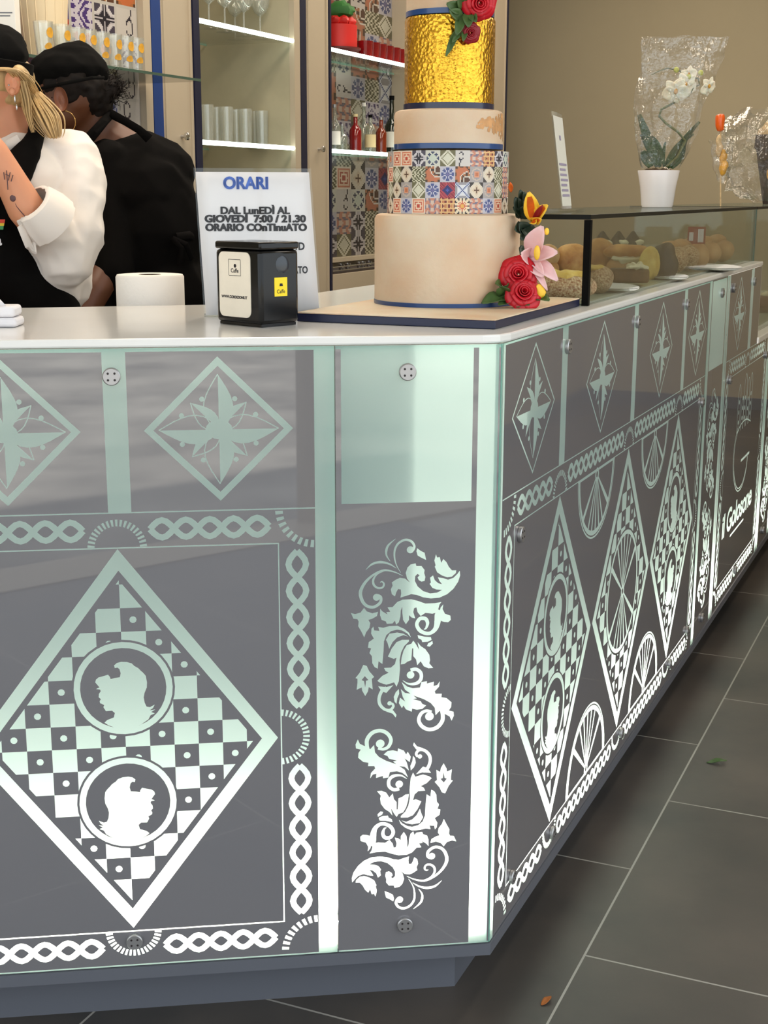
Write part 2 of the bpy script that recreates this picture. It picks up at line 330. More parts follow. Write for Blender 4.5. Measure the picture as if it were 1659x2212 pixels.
# ================================================================== THE SETTING
def struct(name, mb, m, **k):
    o = mb.build(name, m, **k); o['kind'] = 'structure'; return o
fl = struct('floor', MB().box(-3.3, 1.9, -2.85, 6.9, -.06, 0), M_['floor'], smooth=False); fl.location = (-.53, 1.7525, 0)
struct('outdoor_ground', MB().box(-14, 14, -22, -1.1, -.08, -.01).box(1.36, 14, -1.1, 12, -.08, -.01), M_['pave'], smooth=False)
struct('trim_1', MB().box(-4, 5, -1.12, -.85, -.02, .004), M_['frame'], smooth=False)
struct('ceiling', MB().box(-3.83, 1.2, -1.1, 8.65, 3.0, 3.1), M_['ceil'], smooth=False)
struct('wall_left', MB().box(-3.83, -3.62, -1.1, 8.65, 0, 3.0), M_['wall'], smooth=False)
struct('wall_end', MB().box(-3.62, 1.05, 8.5, 8.65, 0, 3.0), M_['wall'], smooth=False)
struct('wall_right', MB().box(1.05, 1.2, 3.2, 8.65, 0, 3.0), M_['wall'], smooth=False)
struct('baseboard_right', MB().box(1.035, 1.05, 3.2, 8.5, 0, .07), M_['plinth'], smooth=False)
struct('baseboard_end', MB().box(-.4, 1.05, 8.485, 8.5, 0, .07), M_['plinth'], smooth=False)
struct('window_frame_1', MB().box(1.05, 1.11, -1.1, -1.04, 0, 3).box(1.05, 1.11, -1.1, 3.2, 2.9, 3).box(1.05, 1.11, 3.14, 3.2, 0, 2.9), M_['frame'], smooth=False)  # unseen side opening, widened to let more daylight onto the right-hand panels

# ================================================================== ETCHED GLASS PATTERNS
class Pat:
    def __init__(s): s.p = []
    def add(s, poly, val=1): s.p.append(([Vector((a, b)) for a, b in poly], val))
    def rect(s, h0, h1, z0, z1, val=1): s.add([(h0, z0), (h1, z0), (h1, z1), (h0, z1)], val)
    def circ(s, h, z, r, val=1, n=28, a0=0, a1=2*math.pi, rz=None):
        rz = rz or r; s.add([(h+r*math.cos(a0+(a1-a0)*i/n), z+rz*math.sin(a0+(a1-a0)*i/n)) for i in range(n + (0 if a1-a0 > 6.2 else 1))], val)
    def dia(s, h, z, w, t, val=1): s.add([(h, z+t), (h-w, z), (h, z-t), (h+w, z)], val)
    def stroke(s, pts, wd, val=1, spl=True, blob=None):
        pts = [Vector(p) for p in pts]; wd = list(wd) if isinstance(wd, (list, tuple)) else [wd]*len(pts)
        if spl and len(pts) > 2:
            q = []; ww = []
            for i in range(len(pts)-1):
                a, b, c, d = pts[max(i-1, 0)], pts[i], pts[i+1], pts[min(i+2, len(pts)-1)]
                for k in range(5):
                    t = k/5; q.append(.5*((2*b)+(-a+c)*t+(2*a-5*b+4*c-d)*t*t+(-a+3*b-3*c+d)*t**3)); ww.append(wd[i]*(1-t)+wd[i+1]*t)
            q.append(pts[-1]); ww.append(wd[-1]); pts, wd = q, ww
        L = []; Rr = []
        for i, p in enumerate(pts):
            t = pts[min(i+1, len(pts)-1)]-pts[max(i-1, 0)]
            if t.length < 1e-9: t = Vector((1, 0))
            t.normalize(); n = Vector((-t.y, t.x)); L.append(p+n*wd[i]/2); Rr.append(p-n*wd[i]/2)
        for i in range(len(pts)-1): s.add([L[i], L[i+1], Rr[i+1], Rr[i]], val)
        if blob: s.circ(blob[0][0], blob[0][1], blob[1], val, 20)
    def braid(s, a, b, n, amp=.0128, w=.0092):
        a, b = Vector(a), Vector(b); d = (b-a); L = d.length; d = d/L; nn = Vector((-d.y, d.x)); N = n*6
        for sg in (1, -1):
            s.stroke([a+d*(L*i/N)+nn*(sg*amp*math.sin(math.pi*i/6)) for i in range(N+1)], w, spl=False)
    def arc_dashes(s, h, z, r0, r1, a0, a1, n):
        for i in range(n):
            a = a0+(a1-a0)*(i+.5)/n; da = abs(a1-a0)/n*.27
            s.add([(h+r*math.cos(a+k), z+r*math.sin(a+k)) for r, k in ((r0, -da), (r1, -da), (r1, da), (r0, da))])
    def mesh(s, bounds, fn):
        h0, h1, z0, z1 = bounds
        verts = [Vector(v) for v in ((h0, z0), (h1, z0), (h1, z1), (h0, z1))]; edges = [(0, 1), (1, 2), (2, 3), (3, 0)]; polys = []
        for poly, val in s.p:
            if all(p.x < h0 for p in poly) or all(p.x > h1 for p in poly) or all(p.y < z0 for p in poly) or all(p.y > z1 for p in poly): continue
            poly = [Vector((min(max(p.x, h0), h1), min(max(p.y, z0), z1))) for p in poly]
            b = len(verts); n = len(poly); verts += poly; edges += [(b+i, b+(i+1) % n) for i in range(n)]; polys.append((np.array([(p.x, p.y) for p in poly]), val))
        vo, eo, fo, _, _, _ = delaunay_2d_cdt(verts, edges, [], 0, 2e-6, False)
        V = np.array([(v.x, v.y) for v in vo]); F = np.array([list(f) for f in fo]); C = V[F].mean(axis=1); val_ = np.zeros(len(F), int)
        order = np.argsort(C[:, 0]); cx = C[order, 0]
        for poly, val in polys:
            i0, i1 = np.searchsorted(cx, poly[:, 0].min()), np.searchsorted(cx, poly[:, 0].max()); idx = order[i0:i1]
            idx = idx[(C[idx, 1] >= poly[:, 1].min()) & (C[idx, 1] <= poly[:, 1].max())]
            if not len(idx): continue
            px, py = C[idx, 0], C[idx, 1]; wn = np.zeros(len(idx), int); n = len(poly)
            for k in range(n):
                (ax, ay), (bx, by) = poly[k], poly[(k+1) % n]; cr = (bx-ax)*(py-ay)-(px-ax)*(by-ay)
                wn += ((ay <= py) & (by > py) & (cr > 0)).astype(int) - ((ay > py) & (by <= py) & (cr < 0)).astype(int)
            val_[idx[wn != 0]] = val
        return [fn(v[0], v[1]) for v in V], [tuple(int(i) for i in f) for f in F], [int(x) for x in val_]
def clip(poly, cond):
    """Sutherland-Hodgman against half planes (a,b,c): a*x+b*y<=c"""
    for a, b, c in cond:
        out = []
        for i in range(len(poly)):
            p, q = poly[i], poly[(i+1) % len(poly)]; dp, dq = a*p[0]+b*p[1]-c, a*q[0]+b*q[1]-c
            if dp <= 0: out.append(p)
            if dp*dq < 0: t = dp/(dp-dq); out.append((p[0]+(q[0]-p[0])*t, p[1]+(q[1]-p[1])*t))
        poly = out
        if len(poly) < 3: return None
    return poly
HEAD = [(510,432),(525,418),(560,405),(566,380),(552,367),(520,368),(508,345),(513,333),(492,322),(490,310),(497,300),(486,288),(488,270),(498,255),(495,246),(475,242),(492,233),(472,205),(476,190),(490,178),(515,172),(540,165),(549,178),(552,190),(572,185),(600,182),(605,160),(600,137),(590,128),(576,130),(573,115),(588,102),(610,97),(640,99),(665,108),(677,122),(697,135),(710,150),(722,162),(735,180),(740,215),(738,245),(725,275),(720,300),(724,330),(733,352),(750,356),(776,343),(766,362),(748,374),(778,370),(756,384),(775,392),(752,402),(740,425),(700,452),(660,468),(616,474),(570,466),(530,448)]
def medallion(P, h, z, flip):
    P.circ(h, z, .0748, 0, 36); P.circ(h, z, .0715, 1, 36); P.circ(h, z, .0622, 0, 36)
    k = .0622/224
    P.add([(h+(x-616)*k*(-1 if flip else 1), z-(y-245)*k) for x, y in HEAD], 1)
def diamond(P, h, z, w, t, kind):
    P.dia(h, z, w, t, 1); P.dia(h, z, w*.893, t*.893, 0)
    s = .845; W, T = w*s, t*s; cond = [(1/W, 1/T, 1+h/W+z/T), (-1/W, 1/T, 1-h/W+z/T), (1/W, -1/T, 1+h/W-z/T), (-1/W, -1/T, 1-h/W-z/T)]
    c = .0357; zz = .48
    for i in range(-7, 7):
        for j in range(-9, 9):
            x0, y0 = h+i*c, zz+j*c
            if (i+j) % 2 == 0:
                q = clip([(x0, y0), (x0+c, y0), (x0+c, y0+c), (x0, y0+c)], cond)
                if q: P.add(q, 1)
            elif abs(x0+c/2-h)/W+abs(y0+c/2-z)/T < .97: P.circ(x0+c/2, y0+c/2, .0052, 1, 10)
    if kind == 'heads': medallion(P, h, .5716, False); medallion(P, h, .3915, True)
    else:
        r = .128; P.circ(h, z, r+.004, 0, 44); P.circ(h, z, r, 1, 44); P.circ(h, z, r-.009, 0, 44); wheel_spokes(P, h, z, r-.005, [90, 76, 104, 62, 118, -90, -76, -104, -62, -118], [36, 144, -36, -144])
def wheel_spokes(P, h, z, r, thin, thick):
    for a in thin+thick:
        a_, wd = R(a), (.0085 if a in thick else .0055); c, s = math.cos(a_), math.sin(a_)
        P.stroke([(h+c*.010, z+s*.010), (h+c*r*.5, z+s*r*.5), (h+c*r, z+s*r)], [wd*.5, wd, wd*1.35], spl=False)
    P.circ(h, z, .013, 1, 14); P.circ(h, z, .006, 0, 10)
def halfwheel(P, h, z, r, up):
    sg = 1 if up else -1; a0, a1 = (0, math.pi) if up else (math.pi, 2*math.pi)
    for rr, v in ((r, 1), (r-.0035, 0), (r-.006, 1), (r-.015, 0)): P.circ(h, z, rr, v, 26, a0, a1)
    wheel_spokes(P, h, z+sg*.010, r-.018, [sg*90, sg*76, sg*104, sg*62, sg*118], [sg*38, sg*142])
    P.rect(h-r, h+r, min(z, z+sg*.004), max(z, z+sg*.004))
def star(P, h, z, w, t, lw):
    P.dia(h, z, w, t, 1); P.dia(h, z, w-lw*1.45, t-lw*1.45, 0)
    kx, kz = w/.1045, t/.104
    def T(x, y): return (h+x*kx, z+y*kz)
    for k in range(8):
        main = k % 2 == 0; a = R(45*k+90); L = (.079 if k in (0, 4) else .084) if main else .055; bw = .021 if main else .0135
        def pt(l, s): return T(math.cos(a)*l-math.sin(a)*s, math.sin(a)*l+math.cos(a)*s)
        prof = [(L*i/8, bw*math.sin(math.pi*min(1, (i/8)**.75))) for i in range(9)]
        sd = -1 if k in (0, 5, 6, 1, 3) else 1
        P.add([pt(l, sd*s) for l, s in prof], 1)
        if lw > .004 or main: P.stroke([pt(l, -sd*s) for l, s in prof], .0016, spl=False)
    P.circ(h, z, .019*kx, 1, 16, rz=.014*kz)
    for x, y in ((.020, .038), (.045, .018)):
        for sx in (1, -1):
            for sy in (1, -1): P.circ(h+sx*x*1.15*kx, z+sy*y*1.15*kz, .0038*kx, 1, 9, rz=.0038)
def main_unit(P, h0, h1, dias, stars, seps, mids, lw, dw, halfw=(), left=True, right=True, top=True):
    """h0..h1 = the inner frame line rectangle; braids run outside it"""
    P.rect(h0-.06, h1+.06, .8345, .8365) if top else None
    for a, b in ((.783, .785), (.178, .180)): P.rect(h0, h1, a, b)
    P.rect(h0, h0+.0018, .178, .785); P.rect(h1-.0018, h1, .178, .785)
    zt, zb = .8105, .1525
    for zc, sg in ((zt, 1), (zb, -1)):
        ctr = sorted(mids); edges = [h0+.014] + sum([[c-.047, c+.047] for c in ctr], []) + [h1-.014]
        for a, b in zip(edges[::2], edges[1::2]):
            n = max(1, round((b-a)/.0335)); P.braid((a, zc), (b, zc), n)
        for c in ctr: P.arc_dashes(c, .784 if sg > 0 else .179, .032, .042, 0, sg*math.pi, 19)
    zc = .484
    for hh, sg in ((h0-.026, -1), (h1+.026, 1)):
        if (sg < 0 and not left) or (sg > 0 and not right): continue
        for a, b in ((.192, zc-.047), (zc+.047, .772)): P.braid((hh, a), (hh, b), round((b-a)/.039))
        P.arc_dashes(h0 if sg < 0 else h1, zc, .032, .042, math.pi/2, math.pi/2-sg*math.pi, 19) if False else P.arc_dashes((h0 if sg < 0 else h1)-sg*.002, zc, .034, .044, R(90), R(-90) if sg > 0 else R(270), 19)
        ch = hh+sg*.027
        for zq, a0, a1 in ((.8345, R(180), R(270)), (.128, R(180), R(90))):
            if sg > 0: P.arc_dashes(ch, zq, .047, .058, a0, a1, 9)
            else: P.arc_dashes(ch, zq, .047, .058, math.pi-a0, math.pi-a1, 9)
    for h, k in dias: diamond(P, h, .4835, dw, .299, k)
    for h in halfw: halfwheel(P, h, .784, .130, False); halfwheel(P, h, .179, .140, True)
    for h in stars: star(P, h, .953, dw*.4665, .1035, lw)
    for h in seps: P.rect(h-.0163, h+.0163, .8365, 1.0665)
# the acanthus scroll, drawn in the plane of the narrow panel
def acanthus():
    P = Pat(); o1, o2, k = (740, 1140), (740, 1350), 5.925
    def Q(o, p): h, z = ON_A(o[0]+p[0]/k, o[1]+p[1]/k); return (h, z)
    def S(o, l, blob=None):
        pts = [Q(o, (a[0], a[1])) for a in l]; P.stroke(pts, [a[2]/k*.00064 for a in l])
        if blob: P.circ(*Q(o, blob[:2]), blob[2]/k*.00064, 1, 20)
    def G(o, l, v=1): P.add([Q(o, a) for a in l], v)
    S(o1, [(745,575,4),(690,480,14),(665,380,22),(670,280,28),(715,200,30),(800,155,32),(880,175,34),(918,235,34),(900,290,36)], (868,282,50))
    S(o1, [(610,430,4),(565,360,22),(560,290,34),(590,220,28),(680,140,2)]); S(o1, [(690,520,4),(600,465,24),(490,440,36),(380,465,30),(295,540,2)])
    S(o1, [(770,615,3),(660,565,18),(530,545,30),(400,600,30),(290,700,38),(230,820,48),(250,930,46),(310,1000,42),(400,1015,42),(480,960,42),(490,890,38),(450,860,30)], (435,890,50))
    S(o1, [(560,545,3),(450,590,18),(395,660,30),(400,730,32),(450,770,30),(510,765,28),(530,720,26),(505,690,20),(480,700,8)])
    G(o1, [(955,262),(1000,295),(1050,320),(1070,412),(1010,385),(960,355),(945,300)])
    G(o1, [(860,700),(825,650),(808,580),(830,510),(870,470),(935,455),(945,490),(1010,490),(1050,540),(1045,580),(1060,630),(1050,680),(1010,690),(975,670),(960,635),(985,610),(960,590),(930,620),(925,680),(960,750),(1030,810),(1120,840),(1210,830),(1275,795),(1200,790),(1150,770),(1115,720),(1130,700),(1120,640),(1158,610),(1180,670),(1225,710),(1272,722),(1240,680),(1220,635),(1290,645),(1350,665),(1420,640),(1470,590),(1500,550),(1505,610),(1480,690),(1420,780),(1340,850),(1240,895),(1130,905),(1030,890),(950,860),(880,850),(820,870),(740,895),(750,840),(745,790),(710,785),(690,820),(670,880),(630,850),(618,790),(640,740),(630,700),(680,665),(735,640),(800,650)])
    G(o1, [(1195,340),(1210,380),(1245,375),(1262,450),(1290,400),(1330,440),(1360,500),(1400,545),(1455,545),(1450,580),(1400,625),(1340,635),(1270,610),(1210,570),(1180,500),(1190,480),(1175,420)])
    G(o1, [(480,1035),(510,1070),(575,1110),(560,1080),(610,1075),(575,1020),(640,1015),(700,950),(770,920),(880,915),(960,935),(1060,970),(1180,965),(1265,950),(1240,985),(1225,1040),(1190,1090),(1150,1100),(1060,1090),(1000,1130),(960,1080),(945,1020),(915,1030),(905,1080),(930,1160),(885,1150),(850,1120),(850,1180),(810,1235),(775,1180),(765,1090),(765,1010),(745,1060),(740,1140),(720,1210),(685,1240),(670,1190),(640,1225),(565,1230),(555,1200),(500,1180),(480,1120)])
    G(o1, [(1290,980),(1280,1040),(1310,1100),(1380,1125),(1385,1180),(1350,1210),(1300,1205),(1255,1190),(1235,1100),(1255,1020)])
    S(o1, [(1235,1050,30),(1212,1110,70),(1215,1200,90),(1190,1290,66),(1130,1345,52),(1060,1350,52),(985,1310,54),(950,1235,50),(990,1165,54),(1060,1165,54),(1088,1220,48),(1068,1285,28),(1040,1300,8)])
    G(o1, [(275,1025),(310,1070),(380,1095),(455,1075),(440,1130),(380,1165),(330,1180),(355,1220),(345,1280),(300,1340),(277,1405),(240,1330),(200,1260),(205,1200),(190,1170),(140,1165),(105,1090),(160,1105),(230,1085)])
    G(o2, [(395,20),(405,70),(470,75),(455,25),(520,35),(600,15),(700,10),(790,50),(850,100),(875,160),(830,110),(760,70),(700,60),(620,80),(560,130),(530,210),(525,330),(510,500),(460,465),(450,560),(410,540),(380,490),(375,400),(345,360),(365,300),(325,290),(335,220),(400,175),(365,110),(370,50)])
    G(o2, [(840,150),(780,112),(700,96),(600,112),(555,190),(575,230),(597,305),(640,220),(700,160),(780,130)])
    G(o2, [(850,190),(760,190),(690,220),(630,300),(580,405),(655,435),(690,420),(670,500),(620,545),(530,550),(550,590),(590,610),(510,650),(445,715),(480,740),(560,765),(660,735),(690,790),(720,720),(735,560),(730,450),(750,350),(790,270),(850,210)])
    G(o2, [(905,200),(880,240),(820,260),(780,330),(755,420),(745,505),(790,500),(830,470),(880,450),(890,300),(905,300),(905,400),(940,440),(955,515),(1000,465),(1040,530),(1100,555),(1160,550),(1110,490),(1120,450),(1110,380),(1060,310),(1000,270),(960,220),(980,320),(935,240)])
    G(o2, [(960,130),(1050,150),(1130,155),(1140,190),(1090,215),(1020,220),(1010,190),(970,170)]); G(o2, [(1080,270),(1095,235),(1150,205),(1155,240),(1115,278)])
    G(o2, [(265,510),(310,525),(340,590),(405,665),(375,690),(385,825),(335,795),(325,850),(290,910),(250,840),(245,800),(180,830),(190,740),(190,690),(165,680),(220,610)]); G(o2, [(285,655),(330,705),(300,715),(290,800),(275,720),(245,705)], 0)
    S(o2, [(560,800,40),(500,850,48),(467,940,46),(480,1020,46),(540,1080,42),(610,1088,42),(650,1040,38),(630,1000,34)], (602,1003,32))
    G(o2, [(455,785),(560,795),(650,770),(560,870),(500,850)]); G(o2, [(600,1070),(650,1095),(690,1150),(680,1185),(640,1135),(560,1110)])
    S(o2, [(770,710,5),(850,755,28),(950,745,50),(1003,690,50),(1000,612,50),(940,567,50),(870,580,54)], (870,640,54))
    G(o2, [(755,730),(830,790),(900,810),(990,800),(1010,730),(1080,720),(1080,750),(1170,725),(1165,780),(1210,770),(1245,720),(1235,790),(1180,850),(1190,880),(1270,880),(1265,925),(1330,935),(1395,990),(1390,1050),(1360,1095),(1420,1110),(1425,1160),(1395,1225),(1370,1170),(1310,1140),(1240,1100),(1190,1155),(1180,1060),(1130,1000),(1040,950),(900,900),(800,830)])
    G(o2, [(745,820),(800,870),(880,880),(950,940),(900,950),(1000,975),(1020,1010),(1070,1030),(1020,1075),(950,1085),(890,1070),(885,1110),(810,1080),(780,1030),(760,1065),(720,1000),(735,930),(800,980),(770,920)])
    G(o2, [(720,820),(725,880),(700,940),(690,1010),(665,980),(655,920),(680,860)])
    S(o2, [(1265,1080,50),(1282,1150,56),(1275,1230,58),(1210,1310,58),(1110,1338,54),(1020,1300,54),(975,1220,52),(1005,1135,50),(1070,1100,44),(1140,1112,40)], (1112,1170,62))
    c = ON_A(874.5, 1577); up = P.p[:]
    for poly, v in up: P.p.append(([Vector((2*c[0]-p.x, 2*c[1]-p.y)) for p in poly], v))
    return P.p, c[0]
ACAN, ACH = acanthus()
def put_acanthus(P, h, mirror=False):
    for poly, v in ACAN: P.p.append(([Vector((h+(p.x-ACH)*(-1 if mirror else 1), p.y)) for p in poly], v))

# ================================================================== THE BAR COUNTER
ZB, ZT = .120, 1.0690
bar = empty('bar_counter', (COR.x-.3, COR.y+.4, 0), 0, 'long white bar counter faced with back-lit etched glass panels, turning a corner', 'counter')
def child(o):
    o.parent = bar; o.matrix_parent_inverse = bar.matrix_basis.inverted() if False else Matrix.Translation(-bar.location); return o
def fA(h, z, off=0): p = COR - UA*h + NA*off; return (p.x, p.y, z)
def fB(h, z, off=0): p = COR + UB*h + NB*off; return (p.x, p.y, z)
def bolt_mb(mb, fn, h, z, r=.0125):
    c = Vector(fn(h, z, 0)); n = (Vector(fn(h, z, 1))-c).normalized(); t = (Vector(fn(h+1, z, 0))-c).normalized()
    Mx = Matrix((( t.x, 0, n.x, c.x), (t.y, 0, n.y, c.y), (0, 1, 0, c.z), (0, 0, 0, 1)))
    mb.lathe([(.006, -.03), (.006, .0005), (r, .0005), (r, .0055), (r*.9, .0068)], 22, M=Mx)
    for k in range(4): mb.lathe([(.0017, .0066), (.0017, .0072)], 8, (math.cos(R(45+90*k))*r*.52, math.sin(R(45+90*k))*r*.52, 0), 1, M=Mx)
def pane(fn, P, b, bolts, label):
    vs, fs, ms = P.mesh(b, lambda h, z: fn(h, z, 0)); mb = MB(); mb.v = vs; mb.f = fs; mb.m = ms
    me_faces = len(mb.f); h0, h1, z0, z1 = b; e = .0008
    n0 = Vector(fn(0, 0, 0)); nn = Vector(fn(0, 0, 1))-n0
    # make the pattern face outwards
    a, bb, c = [Vector(mb.v[i]) for i in mb.f[0]][:3]
    if (bb-a).cross(c-a).dot(nn) < 0: mb.f = [tuple(reversed(f)) for f in mb.f]
    for (ha, hb, za, zb) in ((h0, h0, z0, z1), (h1, h1, z0, z1), (h0, h1, z0, z0), (h0, h1, z1, z1)):   # polished edges, 8 mm deep
        vs = [fn(ha, za, 0), fn(hb, zb, 0), fn(hb, zb, -.008), fn(ha, za, -.008)]; mb.add(vs, [(0, 1, 2, 3)], 2)
    o = child(mb.build('glass_panel', [M_['film'], M_['etch'], M_['tealedge']], None, smooth=False)); o['label'] = label
    for h, z in bolts:
        m = MB(); bolt_mb(m, fn, h, z); q = m.build('standoff_bolt', [M_['boltdark'], M_['holes']], o)
    return o
def solid_in(P, b): pass
LA = -2.05   # how far the left face runs
P = Pat(); hL = -.2417
P.rect(-.271, hL, ZB, ZT)
cs = [-.5545, -1.032, -1.510]
main_unit(P, LA+.05, -.3236, [(c, 'heads' if i % 2 == 0 else 'wheel') for i, c in enumerate(cs)], [-.4060, -.7030, -1.18, -1.42, -1.66], [-.5490, -1.032, -1.51], cs, .0092, .2250, left=False)
P.rect(LA, hL, ZB, ZB+.0025); P.rect(LA, hL, 1.0640, ZT)
pane(fA, P, (LA, hL, ZB, ZT), [(-.5524, 1.0305), (-.5537, .1625), (-1.032, 1.0305), (-1.032, .1625)], 'wide pane left of the corner, a checked diamond holding two head medallions')
P = Pat(); P.rect(-.2325, -.0411, .840, 1.066); put_acanthus(P, ACH); P.rect(-.0335, -.004, ZB, ZT); P.rect(-.24, 0, ZB, ZB+.0025); P.rect(-.2405, 0, 1.0645, ZT)
pane(fA, P, (-.2405, -.0012, ZB, ZT), [(-.1371, 1.0313), (-.1358, .1612)], 'narrow corner pane with leafy scrolls under a plain frosted square')
P = Pat(); P.rect(.0015, .0165, ZB, ZT); P.rect(0, 1.6, 1.0660, ZT)
db = [.3225, .8075, 1.2915]
main_unit(P, .078, 1.5400, [(db[0], 'heads'), (db[1], 'wheel'), (db[2], 'heads')], [.1632, .5765, 1.0695, 1.4685], [.326, .826, 1.311], db, .0034, .2370, halfw=(.565, 1.0495))
pane(fB, P, (.0012, 1.5985, ZB, ZT), [(.333, 1.033), (.826, 1.033), (1.311, 1.033), (.1035, .765), (1.566, .772), (.105, .183), (.336, .158), (.8425, .160), (1.325, .160), (1.53, .183)], 'longest pane right of the corner, three checked diamonds with wheels between them')
P = Pat(); P.rect(1.602, 1.634, ZB, ZT); P.rect(1.848, 1.878, ZB, ZT); P.rect(1.642, 1.840, .840, 1.066); put_acanthus(P, 1.741)
pane(fB, P, (1.6005, 1.8795, ZB, ZT), [(1.762, 1.031), (1.741, .158)], 'narrow pane with leafy scrolls between the two pictorial panes')
# pane with the shop logo; its upper part ends with the high block
def logo_unit(P, s0, s1, top_end):
    P.rect(s0+.001, s0+.018, ZB, ZT if top_end else .832); main_unit(P, s0+.078, s1-.085, [], [s0+.19] if top_end else [], [s0+.385] if top_end else [], [s0+.39], .0034, .237)
    P.rect(s1-.030, s1-.001, ZB, .832)
    g = s0+.39; cg = [(g+.118, .606-.10), (g+.105, .455), (g+.05, .416), (g-.03, .411), (g-.095, .440), (g-.148, .500), (g-.148, .570), (g-.105, .615)]
    for d in (0, .013): P.stroke([(h+(g-h)*d*6, z+(.51-z)*d*6) for h, z in cg], .0035)
    P.rect(g-.01, g+.145, .496, .504)
    for x0, hgt in ((-.105, .742), (-.04, .70), (.0, .762), (.055, .745), (.105, .752)):       # the crown over the letter
        P.stroke([(g+x0-.018, .60), (g+x0-.022, hgt-.04), (g+x0, hgt), (g+x0+.022, hgt-.04), (g+x0+.018, .60)], .0035)
        for zz in (.63, .66, .69): P.circ(g+x0, zz+.01*math.sin(x0*90), .007, 1, 9)
    P.stroke([(g-.12, .60), (g-.04, .618), (g+.05, .618), (g+.13, .60)], .004)
    m = text_mesh('il Golosone', .135, .0035, 'CENTER', .92)
    for p in m.polygons: P.add([(g-.012+m.vertices[i].co.x*.92, .318+m.vertices[i].co.y*.72) for i in p.vertices], 1)
    P.rect(g-.13, g+.11, .291, .2975)
P = Pat(); logo_unit(P, 1.8815, 2.689, True); P.rect(2.27, 2.30, .8365, ZT)
SE = 2.4415
for poly, v in list(P.p): pass
vsP = P
# lower part of the logo pane and its narrower top piece are one sheet
def pane_step(fn, P, bolts, label):
    vs, fs, ms = P.mesh((1.8815, 2.689, ZB, .832), lambda h, z: fn(h, z, 0)); mb = MB(); mb.v = list(vs); mb.f = list(fs); mb.m = list(ms)
    v2, f2, m2 = P.mesh((1.8815, SE-.006, .832, ZT), lambda h, z: fn(h, z, 0)); b = len(mb.v); mb.v += v2; mb.f += [tuple(b+i for i in f) for f in f2]; mb.m += m2
    a, bb, c = [Vector(mb.v[i]) for i in mb.f[0]][:3]
    if (bb-a).cross(c-a).dot(NB) < 0: mb.f = [tuple(reversed(f)) for f in mb.f]
    o = child(mb.build('glass_panel', [M_['film'], M_['etch'], M_['tealedge']], None, smooth=False)); o['label'] = label
    for h, z in bolts: m = MB(); bolt_mb(m, fn, h, z); m.build('standoff_bolt', [M_['boltdark'], M_['holes']], o)
pane_step(fB, P, [(1.940, 1.033), (2.288, 1.031), (1.966, .780), (2.63, .780), (2.27, .158)], 'pane with the outlined crowned initial and the shop name')
P = Pat(); P.rect(2.693, 2.722, ZB, .832); P.rect(2.938, 2.967, ZB, .832); put_acanthus(P, 2.83)
pane(fB, P, (2.6915, 2.9685, ZB, .832), [(2.83, .158)], 'low narrow pane with leafy scrolls past the shop name')
P = Pat(); main_unit(P, 3.05, 4.5, [(3.29, 'heads'), (3.775, 'wheel'), (4.26, 'heads')], [], [], [3.29, 3.775, 4.26], .0034, .237, halfw=(3.53, 4.02), top=False)
pane(fB, P, (2.9705, 4.60, ZB, .832), [(3.29, .158), (3.775, .158)], 'far low pane with checked diamonds')

# carcass behind the glass: white light box, plinth, base ledge
def off_poly(dist, y1=None, la=LA, s1=4.62):
    """outline of the counter front, pushed inwards by dist, from far left via the corner to the far end"""
    nb = Vector((1, 0)); na = Vector((NA.x, NA.y)); c = Vector((COR.x, COR.y))
    det = na.x*nb.y-na.y*nb.x; ra = na.dot(c)-dist; rb = nb.dot(c)-dist
    corner = Vector(((ra*nb.y-na.y*rb)/det, (na.x*rb-ra*nb.x)/det))
    left = c+Vector((UA.x, UA.y))*(-la)-na*dist; far = Vector((c.x-dist, c.y+s1)); return left, corner, far
def band(name, d0, d1, z0, z1, m, s1=4.62, la=LA, parts=MB, **k):
    a = off_poly(d0, s1=s1, la=la); b = off_poly(d1, s1=s1, la=la); mb = MB()
    mb.prism([tuple(a[0]), tuple(a[1]), tuple(b[1]), tuple(b[0])], z0, z1); mb.prism([tuple(a[1]), tuple(a[2]), tuple(b[2]), tuple(b[1])], z0, z1)
    return child(mb.build(name, m, smooth=False, **k))
band('light_box_back', .105, .12, ZB, 1.069, M_['boxback'], s1=SE-.02)
band('light_box_back', .106, .12, ZB, .832, M_['boxback'])
band('base_ledge', -.003, .125, ZB-.021, ZB-.0015, M_['plinth'])
band('light_box_floor', .012, .104, ZB-.001, ZB+.006, M_['white'])
o = band('plinth', .072, .125, 0, ZB-.022, M_['plinth'])
band('carcass', .13, .37, ZB-.02, 1.06, M_['white'], s1=SE-.02)
e = fB(SE-.013, 0, 0); child(MB().box(e[0]-.36, e[0]-.0005, COR.y+SE-.0055, COR.y+SE, .86, 1.069).build('end_cheek', M_['top'], smooth=False))
st = band('led_strip', .070, .078, ZB+.0065, ZB+.0085, M_['ledstrip'])
# LED lines inside the light box (the strips' own light)
def led(pa, pb, fn, watts):
    a, b = Vector(pa), Vector(pb); d = b-a; mid = (a+b)/2; L = d.length
    l = area('led_line', (0, 0, 0), (L, .008), watts, LEDC); t = d.normalized(); up = Vector((0, 0, 1)); y = up.cross(t).normalized() if False else (-up).cross(t).normalized()
    z = -up; Mx = Matrix(((t.x, y.x, z.x, mid.x), (t.y, y.y, z.y, mid.y), (t.z, y.z, z.z, mid.z), (0, 0, 0, 1))); l.matrix_world = Mx
    return l
zl = ZB+.0095
def seg(fn, a, b, wpm=LED_W): led(fn(a, zl, -.074), fn(b, zl, -.074), fn, wpm*abs(b-a))
seg(fA, LA, -.05); seg(fB, .05, 1.6); seg(fB, 1.6, 2.68); seg(fB, 2.70, 4.58)

